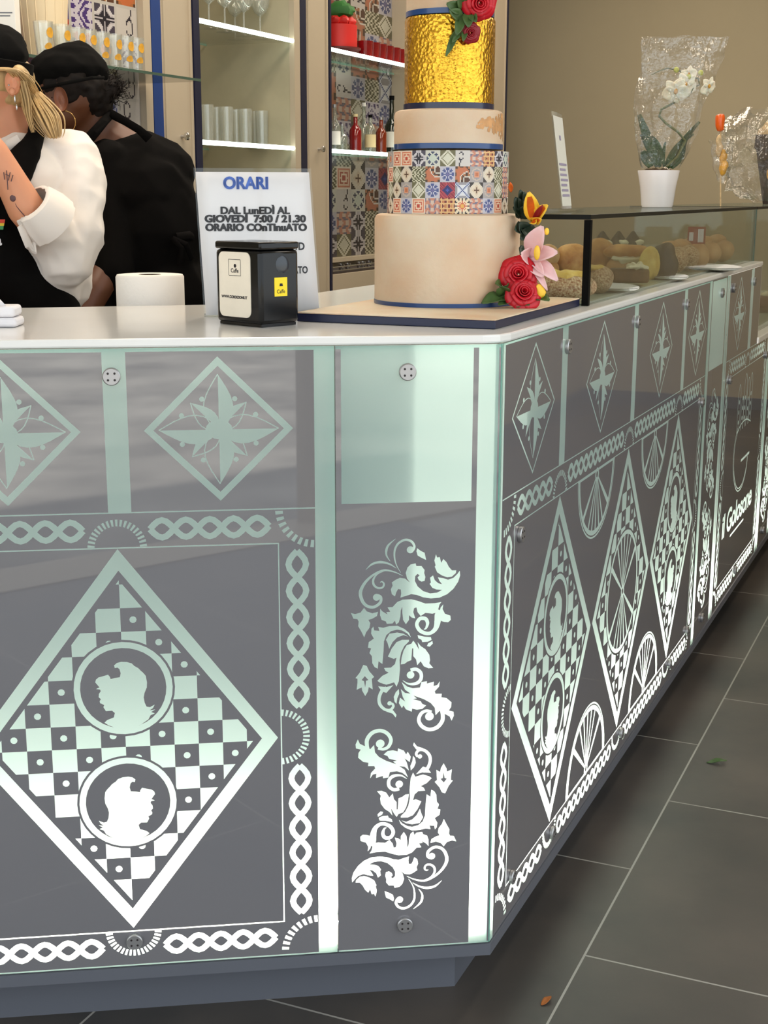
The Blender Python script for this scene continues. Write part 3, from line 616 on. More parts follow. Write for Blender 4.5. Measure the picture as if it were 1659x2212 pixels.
# ------------------------------------------------------------------ countertop
a0 = off_poly(-.002, s1=SE); a1 = off_poly(.385, s1=SE)
c = a0[1]; cA = c + Vector((UA.x, UA.y))*.030; cB = c + Vector((0, .035))
top = [tuple(a0[0]), tuple(cA), tuple(c*.5+(cA+cB)*.25), tuple(cB), tuple(a0[2]), (a0[2].x-.62, a0[2].y), (a0[2].x-.62, a1[1].y+.25), tuple(a1[1]+Vector((-.24, .10))), tuple(a1[0])]
o = MB().prism(top, 1.0700, 1.0825).build('countertop', M_['top'], smooth=False, bevel=.003)
tag(o, 'glossy white quartz countertop bent around the corner of the bar', 'countertop')
o = MB().prism([(COR.x+.004, COR.y+SE+.002), (COR.x+.004, COR.y+4.62), (COR.x-.7, COR.y+4.62), (COR.x-.7, COR.y+SE+.002)], .8335, .853).build('countertop', M_['top'], smooth=False, bevel=.003)
tag(o, 'lower white countertop at the far end, past the step in the bar', 'countertop')
# inner work surface behind the raised bar
wa = off_poly(.39, s1=SE); wb = off_poly(.62, s1=SE)
o = MB().prism([tuple(wa[0]), tuple(wa[1]+Vector((-.24, .10))), tuple(wb[1]+Vector((-.05, .30))), tuple(wb[0])], .955, .985).build('work_surface', M_['chrome'], smooth=False)
o2 = MB().prism([tuple(wa[0]+Vector((0, .01))), tuple(wa[1]+Vector((-.25, .12))), tuple(wb[1]+Vector((-.06, .28))), tuple(wb[0]-Vector((0, .01)))], 0, .955).build('base_cabinet', M_['white'], o, smooth=False)
tag(o, 'steel work surface behind the raised bar, under the paper roll', 'worktop')
# ================================================================== PATTERNED TILES
CR = (214, 206, 190); BK = (36, 32, 44); NV = (44, 52, 112); PU = (74, 50, 118); RD = (164, 34, 44); OR = (198, 108, 60); BR = (92, 56, 34); OL = (92, 88, 50); GY = (150, 146, 150); BL = (70, 84, 140); GN = (96, 112, 78); WH = (212, 206, 206); TL = (60, 90, 110)
def tile_rgb(t, x, y, rot=0):
    if rot: x, y = (y, -x) if rot == 1 else (-x, -y)
    r = math.hypot(x, y); a = math.atan2(y, x); ax, ay = abs(x), abs(y); m = ax+ay
    if max(ax, ay) > .94: return (196, 190, 182)
    if t == 0: return OL if (int((x*2.4+abs(((y*2) % 1)-.5)*2.4+20)*1.6) % 2) else (206, 200, 170)
    if t == 1: return (56, 76, 168) if m < .22 else (34, 36, 104) if m < .62 else (176, 48, 70) if m < .8 else ((132, 26, 44) if (int((x+y+9)*5) % 2) else (186, 62, 74))
    if t == 2: return OR if r < .3 else (222, 150, 110) if r < .45 else GY if r < .62 else (196, 176, 160) if r < .8 else (168, 160, 156)
    if t == 3: return NV if abs(ax-ay) < .1 else (200, 206, 222) if abs(ax-ay) < .3 else (GY if r > .7 else (216, 214, 214))
    if t == 4: return BR if (ax < .08 and ay < .35) or (ay < .08 and ax < .35) else (214, 190, 158) if r < .55+.14*math.cos(4*a) else (222, 206, 180) if r < .78 else (58, 48, 44) if m > 1.25 else (214, 200, 178)
    if t == 5: return (110, 104, 158) if r < .18 else (196, 192, 208) if abs(math.cos(4*a)) < .35 and r < .8 else BL if r < .82 else (190, 186, 196)
    if t == 6: return BK if (ax*ay < .10 and m < 1.1 and ax*ay > .012) or r < .2 else (190, 182, 186) if ax*ay < .16 else WH if ax*ay < .3 else (70, 62, 78)
    if t == 7: return (52, 62, 98) if .5 < r < .86 and math.cos(8*a) > -.1 else (196, 204, 186) if r < .5 else (206, 204, 188)
    if t == 8:
        q = math.hypot(x-.6, y+.7); return CR if abs(q-.95) < .07 or abs(q-.45) < .06 else OR if q > .95 and r < .9 else BR if q < .45 else (176, 106, 54) if math.sin(9*x)*math.cos(7*y) > 0 else (78, 50, 30)
    if t == 9: return (196, 60, 34) if max(ax, ay) < .18 else (238, 214, 180) if max(ax, ay) < .32 else (204, 78, 48) if max(ax, ay) < .48 and m > .5 else (236, 196, 160) if max(ax, ay) < .64 else (224, 128, 88) if max(ax, ay) < .8 else (232, 214, 190)
    if t == 10:
        X = abs(x); v = math.sin(6*X+3.2*math.sin(3.2*y))*math.cos(5.2*y-2.4*math.cos(3*X)); return PU if v > .12 else (206, 198, 208)
    if t == 11:
        X = x+.25; v = abs(math.hypot(X*1.7, y-.3)-.52); w_ = abs(x*.9-.4*math.sin(2*y)); return (44, 38, 52) if v < .07 or (w_ < .06 and y < .1) else (206, 198, 190)
    if t == 12: return (160, 46, 38) if abs(((y*1.5+2) % 2)-1) > .35+abs(x)*.6 else (60, 52, 120) if abs(((y*1.5+2) % 2)-1) > abs(x)*.5 else (176, 66, 44)
    if t == 13: return OL if m < .35 and (int(m*14) % 2) else (214, 210, 184) if m < .7 else (120, 116, 74) if m < .84 else (216, 210, 186) if m < 1.15 else (110, 104, 66)
    if t == 14: return (226, 168, 60) if r < .3 else (206, 92, 50) if r < .55+.12*math.cos(12*a) else (236, 212, 170) if r < .75 else BK if math.cos(12*a) > .2 else (226, 206, 170)
    if t == 15: return [(196, 120, 60), (226, 180, 110), (120, 40, 34)][int((math.sin(8*x)*math.cos(6*y)+1)*1.49)]
    return (204, 130, 100) if math.sin(7*x+2*math.cos(5*y)) > .1 else (212, 184, 164) if math.cos(9*y) > 0 else (120, 110, 130)
def mosaic(name, parent, cols, rows, pos, pick, n=13, mat_=None, bg=0, smooth=False, desat=0, mul=1):
    """a tiled surface, every tile a small grid of coloured cells; pos(u, v) with u in tiles across and v in tiles up"""
    vs = []; fs = []; colr = []
    NX, NY = cols*n, rows*n
    for j in range(NY+1):
        for i in range(NX+1): vs.append(tuple(pos(i/n, j/n)))
    for j in range(NY):
        for i in range(NX):
            fs.append((j*(NX+1)+i, j*(NX+1)+i+1, (j+1)*(NX+1)+i+1, (j+1)*(NX+1)+i))
            tx, ty = i//n, j//n; t, rot = pick(tx, ty); colr.append(tile_rgb(t, ((i % n)+.5)/n*2-1, ((j % n)+.5)/n*2-1, rot))
    me = bpy.data.meshes.new(name); me.from_pydata(vs, [], fs); at = me.color_attributes.new('Col', 'FLOAT_COLOR', 'CORNER')
    cache = {c: tuple((x*(1-desat)+sum(lin(c)[:3])/3*desat)*mul for x in lin(c)[:3])+(1,) for c in set(colr)}; arr = np.repeat(np.array([cache[c] for c in colr], dtype=np.float32), 4, axis=0).ravel(); at.data.foreach_set('color', arr)
    me.materials.append(mat_ or M_['tile'])
    if smooth: sm(me, 60)
    return link(name, me, parent)
def picker(seed, forced={}):
    def f(i, j):
        if (i, j) in forced: return forced[(i, j)]
        q = random.Random(seed*977+i*31+j*131); return q.choice([0, 2, 3, 4, 5, 6, 7, 8, 10, 11, 13, 5, 16, 12]), q.choice([0, 1, 2])
    return f

# ================================================================== BACK CABINETS (behind the counter)
WX = -2.60
def rel(o, b=None):   # world-space mesh parented to an empty at loc
    return o
cab0 = empty('display_cabinet', (WX-.02, 3.4, 0), 0, 'open cabinet lined with patterned tiles behind the two women', 'cabinet')
def sub(e, x, y, z): return (x-e.location.x, y-e.location.y, z-e.location.z)
def T_(mb, e): mb.v = [(x-e.location.x, y-e.location.y, z-e.location.z) for x, y, z in mb.v]; return mb
mosaic('tile_back', cab0, 12, 16, lambda u, v: sub(cab0, WX-.02, 3.993-.121*(12-u), 1.004+.095*v), picker(3, {(11, 12): (12, 0), (11, 11): (12, 0), (10, 12): (10, 0), (9, 12): (10, 0), (8, 12): (11, 0), (11, 9): (8, 1), (10, 9): (8, 0), (10, 8): (6, 0), (11, 7): (10, 0)}), 19, mul=.85)
T_(MB().box(WX-.30, WX-.03, 2.4, 3.99, 0, 2.9).box(WX-.03, WX+.10, 2.4, 3.99, 0, .98).box(WX-.05, WX+.02, 2.4, 3.99, 2.53, 2.9), cab0).build('carcass', M_['frame'], cab0, smooth=False)
T_(MB().box(WX-.03, WX+.22, 2.5, 3.985, 1.628, 1.636), cab0).build('glass_shelf', M_['glassedge'], cab0, smooth=False)
T_(MB().box(WX-.03, WX+.004, 3.995, 4.036, 0, 2.9), cab0).build('jamb', M_['frame'], cab0, smooth=False)
def pilaster(y0, y1, label, knob, strips):
    e = empty('cabinet_door', (WX, (y0+y1)/2, 0), 0, label, 'cabinet door', 'narrow cream doors of the back wall')
    mb = MB().box(-.10, 0, y0-e.location.y, y1-e.location.y, 0, 2.95).build('door_leaf', M_['frame'], e, smooth=False, bevel=.003)
    for a, b, m in strips: MB().box(-.09, .004, a-e.location.y, b-e.location.y, 0, 2.95).build('blue_strip', M_[m], e, smooth=False)
    if knob: k = Vector(knob)-e.location; MB().lathe([(.006, 0), (.005, .012), (.013, .018), (.013, .026), (.006, .030)], 14, M=Matrix.Translation(k) @ Matrix.Rotation(R(90), 4, 'Y')).build('knob', M_['chrome'], e)
    mb2 = MB().box(0, .006, y0+.012-e.location.y, y0+.022-e.location.y, .02, 2.93).box(0, .006, y1-.028-e.location.y, y1-.018-e.location.y, .02, 2.93).build('groove_moulding', M_['frame'], e, smooth=False)
    return e
pilaster(4.100, 4.303, 'cream cabinet door with a round knob and blue strips, nearest the women', (WX, 4.213, 1.469), [(4.040, 4.098, 'blue'), (4.305, 4.346, 'navy')])
pilaster(5.175, 5.385, 'cream cabinet door with a round knob, right behind the hours sign', (WX, 5.283, 1.458), [(5.122, 5.172, 'navy'), (5.388, 5.404, 'navy')])
pilaster(7.46, 7.68, 'cream cabinet door partly hidden behind the cake, next to the beige wall', None, [(7.425, 7.455, 'navy'), (7.683, 7.70, 'navy')])
cab1 = empty('display_cabinet', (WX-.5, 4.7, 0), 0, 'lit cabinet with glass shelves and cream stone sides holding clear glasses', 'cabinet')
T_(MB().box(WX-.52, WX-.50, 4.35, 5.12, .9, 2.9).box(WX-.50, WX-.002, 5.072, 5.085, .9, 2.9), cab1).build('stone_lining', M_['stone'], cab1, smooth=False)
T_(MB().box(WX-.02, WX+.002, 5.07, 5.12, 0, 2.9).box(WX-.52, WX, 4.35, 5.118, 0, .89).box(WX-.6, WX-.53, 4.31, 5.118, 0, 2.95).box(WX-.52, WX-.1, 4.306, 4.345, 0, 2.9), cab1).build('carcass', M_['frame'], cab1, smooth=False)
def shelf(cab, y0, y1, z, depth, back, tube=True):
    T_(MB().box(WX-depth, WX-.012, y0, y1, z, z+.006), cab).build('glass_shelf', M_['acrylic'], cab, smooth=False)
    T_(MB().box(WX-depth-.001, WX-depth+.003, y0, y1, z-.001, z+.007), cab).build('shelf_rear_edge', M_['tealedge'], cab, smooth=False)
    for yy in (y0+.12, y1-.12): T_(MB().lathe([(.008, -.012), (.008, 0)], 10, (WX-depth+.02, yy, z)), cab).build('shelf_peg', M_['boltdark'], cab)
    if tube: T_(MB().tube([(WX-.004, y0+.002, z+.003), (WX-.004, y1-.004, z+.003)], .0085, 10), cab).build('led_bar', M_['ledtube'], cab)
shelf(cab1, 4.348, 5.070, 1.862, .40, 0); shelf(cab1, 4.348, 5.068, 1.452, .40, 0)
cab2 = empty('display_cabinet', (WX-.25, 6.4, 0), 0, 'lit cabinet lined with patterned tiles, bottles and red glasses on its shelves, beside the cake', 'cabinet')
mosaic('tile_back', cab2, 9, 12, lambda u, v: sub(cab2, WX-.25, 6.632-.163*(9-u), .985+.1045*v), picker(8, {(8, 3): (1, 0), (7, 3): (5, 0), (8, 2): (5, 0), (7, 2): (8, 1), (6, 2): (7, 0), (7, 1): (0, 0), (6, 1): (6, 0), (7, 0): (0, 0), (6, 0): (6, 0), (5, 3): (9, 0), (7, 10): (0, 0), (8, 10): (13, 0), (8, 11): (5, 0), (7, 11): (8, 0), (8, 1): (5, 0), (8, 4): (16, 0)}), desat=.25, mul=.55)
T_(MB().box(WX-.35, WX-.26, 5.39, 7.45, 0, 2.95).box(WX-.26, WX-.002, 6.634, 7.42, 0, 2.95).box(WX-.255, WX+.0, 5.41, 6.63, 0, .935).box(WX-.258, WX-.20, 5.41, 6.63, .965, .984), cab2).build('carcass', M_['frame'], cab2, smooth=False)
shelf(cab2, 5.408, 6.63, 1.862, .24, 0); shelf(cab2, 5.408, 6.63, 1.452, .24, 0)
for yy in (5.46, 6.6): pass
rk = empty('drying_rack', (WX-.11, 6.0, .9365), 0, 'chrome tray with small bright cups at the foot of the tiled cabinet', 'tray')
MB().box(-.12, .09, -.55, .55, 0, .006).build('tray', M_['darkchoco'], rk, smooth=False)
for z in (.012, .028): MB().tube([(.09, -.55, z), (.09, .55, z)], .0028, 6).build('rail', M_['chrome'], rk)
for i, px in enumerate((737, 751, 776, 784, 797)):
    p = AT_X(px, 578, WX-.06); o = MB().lathe([(.010, 0), (.015, .028), (.013, .028), (.009, .003)], 12).build('steel_cup', M_['chrome']); o.location = (p.x, p.y, .9437)
    tag(o, 'small steel cup on the chrome tray below the tiled cabinet', 'cup', 'steel cups on the chrome tray')

# glasses and things in the cabinets
def tumbler(x, y, z, r, h, label, group, cat='glass'):
    e = empty('drinking_glass', (x, y, z), 0, label, cat, group)
    MB().lathe([(r*.85, 0), (r, h), (r*.93, h), (r*.8, .008), (0.0, .008)], 18).build('glass_body', M_['tumbler'], e); return e
t0 = None
for i, px in enumerate((448, 469, 490, 511, 531, 550, 566)):
    p = AT_X(px, 305, WX-.13 - (.05 if i % 2 else 0)); lab = 'tall clear tumbler on the lower lit shelf, one of a close row'
    if t0 is None: t0 = tumbler(p.x, p.y, 1.4585, .0265, .142, lab, 'tall tumblers on the lower glass shelf')
    else: c_ = copy_tree(t0); c_.location = (p.x, p.y, 1.4585)
t0 = None
for i, px in enumerate((452, 486, 527, 562, 508)):
    p = AT_X(px, 60, WX-.12-(.10 if i == 4 else 0))
    if t0 is None:
        t0 = empty('wine_glass', (p.x, p.y, 1.8685), 0, 'clear stemmed wine glass on the upper lit shelf, its bowl cut by the frame', 'wine glass', 'stemmed glasses on the upper glass shelf')
        MB().lathe([(.034, 0), (.033, .003), (.004, .008), (.0035, .085), (.012, .095)], 18).build('stem', M_['tumbler'], t0)
        MB().lathe([(.004, .088), (.022, .100), (.036, .125), (.040, .155), (.037, .20), (.036, .20), (.038, .155), (.034, .127), (.02, .103), (0, .095)], 20).build('bowl', M_['tumbler'], t0)
    else: c_ = copy_tree(t0); c_.location = (p.x, p.y, 1.8685)
t0 = None
for i, px in enumerate((98, 136, 168, 192, 220, 247, 272, 294)):
    p = AT_X(px, 150, WX+.165); z = 1.6365
    if t0 is None:
        t0 = empty('printed_glass', (p.x, p.y, z), R(20), 'small clear glass with a yellow print in the row on the left shelf', 'glass', 'yellow printed glasses on the left shelf')
        MB().lathe([(.020, 0), (.0275, .098), (.0255, .098), (.019, .01), (0, .01)], 16).build('glass_body', M_['tumbler'], t0)
        m = MB()
        n_ = 14; m.add([(.0272*math.cos(R(-30+26*math.cos(2*math.pi*i/n_))), .0272*math.sin(R(-30+26*math.cos(2*math.pi*i/n_))), .068+.014*math.sin(2*math.pi*i/n_)) for i in range(n_)], [tuple(range(n_))]); m.add([(.0242*math.cos(R(-40+30*math.cos(2*math.pi*i/n_))), .0242*math.sin(R(-40+30*math.cos(2*math.pi*i/n_))), .030+.010*math.sin(2*math.pi*i/n_)*(1+.4*math.cos(6*i))) for i in range(n_)], [tuple(range(n_))])
        m.build('yellow_print', M_['gold'], t0)
    else: c_ = copy_tree(t0); c_.location = (p.x, p.y, z)
p = AT_X(100, 135, WX+.07); e = empty('cup_stack', (p.x, p.y, 1.6365), 0, 'tall stack of big white paper cups on the left glass shelf', 'cup stack')
for k in range(4): MB().lathe([(.057, .0+k*.04), (.0745, .27+k*.04), (.078, .27+k*.04), (.078, .28+k*.04), (.072, .28+k*.04)] if k == 0 else [(.072, .262+k*.04), (.0745, .27+k*.04), (.078, .27+k*.04), (.078, .28+k*.04), (.072, .28+k*.04)], 28).build('cup', M_['cupwhite'], e)
for a in range(0, 360, 24): MB().tube([(.0575*math.cos(R(a)), .0575*math.sin(R(a)), .005), (.074*math.cos(R(a)), .074*math.sin(R(a)), .262)], .0018, 5).build('rib', M_['cupwhite'], e)
p = AT_X(22, 130, WX+.10); e = empty('carton_box', (p.x, p.y, 1.6365), YAW, 'small white carton with a red mark beside the cup stack', 'box')
MB().box(-.027, .027, -.026, .026, 0, .175).build('carton', M_['white'], e, bevel=.001, smooth=False)
m = MB(); m.box(-.020, .006, -.0266, -.0262, .148, .154).build('red_mark', M_['rainbow'][0], e, smooth=False)
MB().box(-.022, .020, -.0266, -.0262, .112, .115).box(-.022, .014, -.0266, -.0262, .104, .107).build('grey_print', M_['plinth'], e, smooth=False)
t0 = None
for i, px in enumerate((788, 803, 818, 833, 848, 862, 811, 826, 841, 856)):
    p = AT_X(px, 125, WX-.06-(.07 if i > 5 else 0))
    if t0 is None:
        t0 = empty('red_glass', (p.x, p.y, 1.8685), 0, 'small red glass on the upper shelf of the tiled cabinet', 'glass', 'red glasses on the upper shelf')
        MB().lathe([(.030, 0), (.038, .075), (.035, .075), (.028, .006), (0, .006)], 16).build('glass_body', M_['redglass'], t0)
    else: c_ = copy_tree(t0); c_.location = (p.x, p.y, 1.8685)
p = AT_X(731, 108, WX-.125); e = empty('gift_box', (p.x, p.y, 1.8685), 0, 'round red gift box on a dark red stand with green paper on top', 'gift box')
MB().lathe([(.05, 0), (.085, .02), (.10, .028), (.10, .035)], 26).build('stand', M_['reddark'], e)
MB().lathe([(.083, .036), (.083, .13)], 26).build('box_body', M_['redbox'], e)
m = MB()
for k in range(9): m.ell((.055*math.cos(k*.7), .055*math.sin(k*.7), .145), (.028, .022, .020), 10, 6, disp=.01, fr=60, seed=k)
m.build('bow', M_['redbox'], e)
MB().ell((.0, 0, .19), (.07, .06, .04), 14, 8, disp=.02, fr=40).build('tissue_paper', M_['green'], e)
def bottle(px, h, r, m, label, lab=None, neck=.35, cap='boltdark', back=0):
    p = AT_X(px, 322, WX-.09-back); e = empty('bottle', (p.x, p.y, 1.4585), 0, label, 'bottle')
    n = h*(1-neck); MB().lathe([(r*.95, 0), (r, .01), (r, n*.82), (r*.8, n*.92), (r*.36, n*1.05), (r*.32, h*.97), (0, h*.97)], 18).build('bottle_body', M_[m], e)
    MB().lathe([(r*.38, h*.93), (r*.38, h), (0, h)], 12).build('cap', M_[cap], e)
    if lab: MB().lathe([(r*1.012, n*.22), (r*1.012, n*.66)], 18).build('label', M_[lab], e)
bottle(723, .20, .026, 'bottleclear', 'clear bottle with a white label at the left end of the lower tiled shelf', 'white')
bottle(739, .12, .024, 'bottleclear', 'short clear jar-like bottle near the left end of the lower tiled shelf')
bottle(768, .17, .028, 'bottlered', 'dark red liqueur bottle with a pale cap on the lower tiled shelf', None, .3, 'labelcream')
bottle(786, .235, .027, 'bottleclear', 'tall clear bottle behind the fruit-labelled one on the lower tiled shelf', None, .4, 'white', .07)
bottle(800, .175, .026, 'bottleclear', 'bottle with a cream and green fruit label on the lower tiled shelf', 'labelcream', .25, 'blackframe')
bottle(823, .17, .027, 'amber', 'amber brown liqueur bottle left of the dark wine bottle', None, .3)
bottle(846, .275, .033, 'bottlegreen', 'tall dark green wine bottle next to the cake on the lower tiled shelf', 'plate', .4, 'blackframe')

# ================================================================== THINGS ON THE RAISED BAR
ZC = 1.0828
# --- napkin dispenser
nd = empty('napkin_dispenser', (-1.086, 1.846, ZC), R(-20), 'black plastic napkin dispenser with cream napkins showing and a yellow sticker', 'napkin dispenser')
MB().box(0, .104, 0, .078, .004, .1138).build('housing', M_['black'], nd, bevel=.006, smooth=True)
MB().box(-.0003, .1043, -.0003, .0783, .114, .1255).build('lid', M_['black'], nd, bevel=.003)
MB().box(.004, .100, .004, .074, 0, .0045).build('base', M_['black'], nd)
def rrect(x0, x1, z0, z1, r, n=5):
    pts = []
    for cx, cz, a in ((x1-r, z1-r, 0), (x0+r, z1-r, 90), (x0+r, z0+r, 180), (x1-r, z0+r, 270)):
        for k in range(n+1): t = R(a+90*k/n); pts.append((cx+r*math.cos(t), cz+r*math.sin(t)))
    return pts
q = rrect(.010, .082, .013, .110, .010); m = MB(); m.add([(x, -.0012, z) for x, z in q], [tuple(range(len(q)))[::-1]]); m.add([(x, -.0012, z) for x, z in q]+[(x, .001, z) for x, z in q], [(i, (i+1) % len(q), len(q)+(i+1) % len(q), len(q)+i) for i in range(len(q))])
nap = m.build('napkins', M_['napkin'], nd, smooth=False); nap['label'] = 'cream napkins in a rounded opening'
MX = Matrix(((1, 0, 0, 0), (0, 0, -1, -.0014), (0, 1, 0, 0), (0, 0, 0, 1)))
m = MB()
for a, b, c_, d in ((.033, .060, .0985, .0993), (.034, .061, .0745, .0753), (.033, .0338, .075, .099), (.0602, .061, .075, .099)): m.add([(a, -.0014, c_), (b, -.0014, c_), (b, -.0014, d), (a, -.0014, d)], [(0, 1, 2, 3)])
add_text(m, 'Caffe', .0085, MX @ Matrix.Translation((.047, .0795, 0)), .0002); m.lathe([(.003, 0), (.0025, .0002)], 10, M=Matrix.Translation((.048, -.0014, .0895)) @ Matrix.Rotation(R(90), 4, 'X'))
m.build('napkin_print', M_['ink'], nd, smooth=False)
m = MB(); add_text(m, 'WWW.CORDIZIONE.IT', .0056, MX @ Matrix.Translation((.045, .041, 0)), .0003); m.build('napkin_lettering', M_['ink'], nd, smooth=False)
MS = Matrix(((0, 0, 1, .1044), (1, 0, 0, 0), (0, 1, 0, 0), (0, 0, 0, 1)))
st_ = MB().add([(.1044, .027, .045), (.1044, .053, .045), (.1044, .053, .073), (.1044, .027, .073)], [(0, 1, 2, 3)]).build('yellow_sticker', M_['yellow'], nd, smooth=False)
m = MB(); add_text(m, 'Caffe', .008, Matrix.Translation((.0002, 0, 0)) @ MS @ Matrix.Translation((.040, .0495, 0)), .0001); m.add([(.1047, .037, .060), (.1047, .044, .060), (.1047, .043, .064), (.1047, .038, .064)], [(0, 1, 2, 3)]); m.build('sticker_print', M_['ink'], st_, smooth=False)
MB().ell((.1040, .044, .092), (.0012, .014, .013), 18, 8).build('round_window', mat('smoked_window', (40, 46, 54), .15), nd)

# --- opening hours sign
SD = 2.26; so = AT_D(567, 683, SD); sg = empty('hours_sign', (so.x, so.y, ZC), YAW+R(8), 'white opening hours sheet in a clear upright holder behind the napkin dispenser', 'sign')
def SL(px, py): return ((px-567)*SD/FPX, (684-py)*SD/FPX)
wv = .5*math.pi
def sheetpos(x, z, off=0): return (x, .018*z/.22+off, z)
x0, z1 = SL(433, 376); x1, _ = SL(672, 376)
xb0, _ = SL(447, 684); xb1, _ = SL(690, 684)
def quad(mb, x0t, x1t, x0b, x1b, z0, z1, off, n=8):
    mb.sheet(lambda u, v: sheetpos((x0b*(1-v)+x0t*v)*(1-u)+(x1b*(1-v)+x1t*v)*u, z0+(z1-z0)*v, off-.003*math.sin(math.pi*u)), n, 4)
m = MB(); quad(m, x0, x1, xb0, xb1, .002, z1-.006, 0); m.build('paper', M_['paper'], sg, solid=.0006)
m = MB(); quad(m, x0-.003, x1+.003, xb0-.003, xb1+.003, 0, z1, -.0025); m.build('front_sheet', M_['acrylic'], sg)
m = MB(); m.box(xb0-.003, xb1+.003, -.004, .02, 0, .003); quad(m, x0-.003, x1+.003, xb0-.003, xb1+.003, 0, z1, .004); m.build('stand', M_['acrylic'], sg, smooth=False)
def fit_text(mb, s, pxa, pxb, pyt, pyb, off=0, mi=0, size=.02):
    if off > .0009:
        e = off*.75*(pxb-pxa)/170/.0015*.9
        for dx, dy in ((-e, 0), (e, 0), (0, -.4*e), (0, .4*e), (-e*.7, .4*e), (e*.7, -.4*e)): fit_text(mb, s, pxa+dx*1.0+e, pxb+dx-e, pyt+dy, pyb+dy, .0006, mi, size)
        return
    tm = text_mesh(s, size, off); xs = [v.co.x for v in tm.vertices]; ys = [v.co.y for v in tm.vertices]; (xa, zb), (xc, zt) = SL(pxa, pyb), SL(pxb, pyt)
    ax, bx = min(xs), max(xs); ay, by = 0, size*.73
    vs = []
    for v in tm.vertices:
        x = xa+(v.co.x-ax)/(bx-ax)*(xc-xa); z = zb+(v.co.y-ay)/(by-ay)*(zt-zb); p = sheetpos(x, z, 0); t = (x-x0)/(x1-x0); vs.append((p[0], p[1]-.0012-.003*math.sin(math.pi*min(1, max(0, t))), p[2]))
    mb.add(vs, [tuple(p.vertices) for p in tm.polygons], mi)
m = MB(); fit_text(m, 'ORARI', 490, 585, 393, 418, .0020); m.build('heading', M_['inkblue'], sg, smooth=False)
m = MB(); fit_text(m, 'DAL LunEDÌ AL', 483, 630, 455, 470, .0015); fit_text(m, 'GIOVEDÌ  7:00 / 21.30', 449, 664, 472, 487, .0015); fit_text(m, 'ORARIO COnTInuATO', 450, 666, 490, 505, .0015)
fit_text(m, '/D', 640, 660, 529, 545, .0015); fit_text(m, 'ATO', 634, 666, 579, 594, .0015); m.build('text_lines', M_['ink'], sg, smooth=False)

# --- paper roll on the work surface, white box at the left
p = AT_D(326, 660, 2.56); o = empty('paper_roll', (p.x, p.y, .9855), 0, 'thick white paper roll behind the counter edge', 'paper roll')
MB().lathe([(.021, 0), (.061, 0), (.0625, .004), (.0625, .143), (.060, .147), (.021, .147), (.021, .14)], 40).build('paper', M_['roll'], o)
MB().lathe([(.0205, .0), (.0205, .147), (.0185, .147), (.0185, 0)], 24).build('core', M_['bark'], o)
p = AT_Z(-6, 707, ZC); e = empty('receipt_pack', (p.x, p.y, ZC), R(25), 'white napkin pack with a loose folded sheet at the left end of the bar', 'napkin pack')
MB().box(-.055, .030, -.005, .05, 0, .014).build('lower_pack', M_['paper'], e, bevel=.005); MB().box(-.055, .027, -.003, .05, .0145, .031).build('upper_pack', M_['paper'], e, bevel=.005)
MB().add([(-.05, .0, .032), (.015, .0, .032), (.002, .01, .043), (-.05, .012, .050)], [(0, 1, 2, 3)]).build('folded_sheet', M_['paper'], e, solid=.001)

# ================================================================== THE CAKE
CC = Vector((-.8465, 2.210, ZC)); cake = empty('tiered_cake', CC, YAW, 'tall tiered celebration cake with gold and tile patterned tiers and sugar flowers', 'cake')
CD = (CC-CAM).dot(FH); Rinv = Matrix.Rotation(-YAW, 4, 'Z')
def K(px, py, dy=0): return Rinv @ (AT_D(px, py, CD+dy)-CC)
MBb = MB(); cs_, sn = math.cos(-YAW), math.sin(-YAW)
def rot2(x, y): return (x*cs_-y*sn, x*sn+y*cs_)
bp = [rot2(x-CC.x, y-CC.y) for x, y in ((-.990, 1.930), (-.664, 1.938), (-.668, 2.412), (-.990, 2.412))]
MB().prism(bp, .0002, .0125).build('board_ribbon', M_['navy'], cake, smooth=False, bevel=.001)
bi = [(x*.985-.001, y*.985) for x, y in bp]; MB().prism(bp, .0126, .0148).build('board_top', M_['fondant'], cake, smooth=False, bevel=.0008)
def tier(name, r, z0, z1, m, rb=.006, n=72):
    mb = MB(); mb.lathe([(r, z0)] + [(r, z0+(z1-rb-z0)*k/4) for k in range(1, 5)] + [(r-rb*.3, z1-rb*.3), (r-rb, z1), (0, z1)], n); return mb.build(name, M_[m], cake)
zz = lambda z: z-ZC
tier('ivory_tier', .1228, zz(1.0978), zz(1.2465), 'fondant', .009)
MB().lathe([(.1238, zz(1.0978)), (.1238, zz(1.1045))], 72).build('blue_ribbon', M_['ribbon'], cake)
# mosaic tier
TR = .1012; tier('tile_tier_core', TR-.001, zz(1.2467), zz(1.3465), 'goldleaf', .002)
forced = {(i % 26, j): t for (i, j), t in {(0, 1): (1, 0), (0, 2): (5, 0), (1, 1): (3, 0), (-1, 1): (5, 0), (-2, 1): (13, 0), (1, 2): (8, 0), (-1, 2): (8, 1), (0, 0): (15, 0), (1, 0): (14, 0), (-2, 0): (9, 0), (2, 1): (4, 0), (3, 1): (2, 0), (4, 1): (13, 0), (2, 2): (2, 0), (3, 2): (4, 0), (-2, 2): (0, 0), (-3, 2): (4, 0), (-3, 1): (2, 0), (4, 2): (0, 0), (-1, 3): (7, 0), (-2, 3): (6, 0), (0, 3): (13, 0), (1, 3): (11, 0), (2, 3): (16, 0), (3, 3): (15, 0), (4, 3): (6, 0), (4, 0): (9, 0), (3, 0): (5, 0), (2, 0): (16, 0), (-1, 0): (16, 1), (-3, 0): (5, 0), (5, 3): (7, 0), (-4, 1): (4, 0)}.items()}
def cake_pick(i, j):
    if (i, j) in forced: return forced[(i, j)]
    q = random.Random(i*17+j*7); return q.choice([2, 4, 9, 16, 14, 15, 13]), 0
M_['caketile'] = attr_mat('printed_icing', .45)
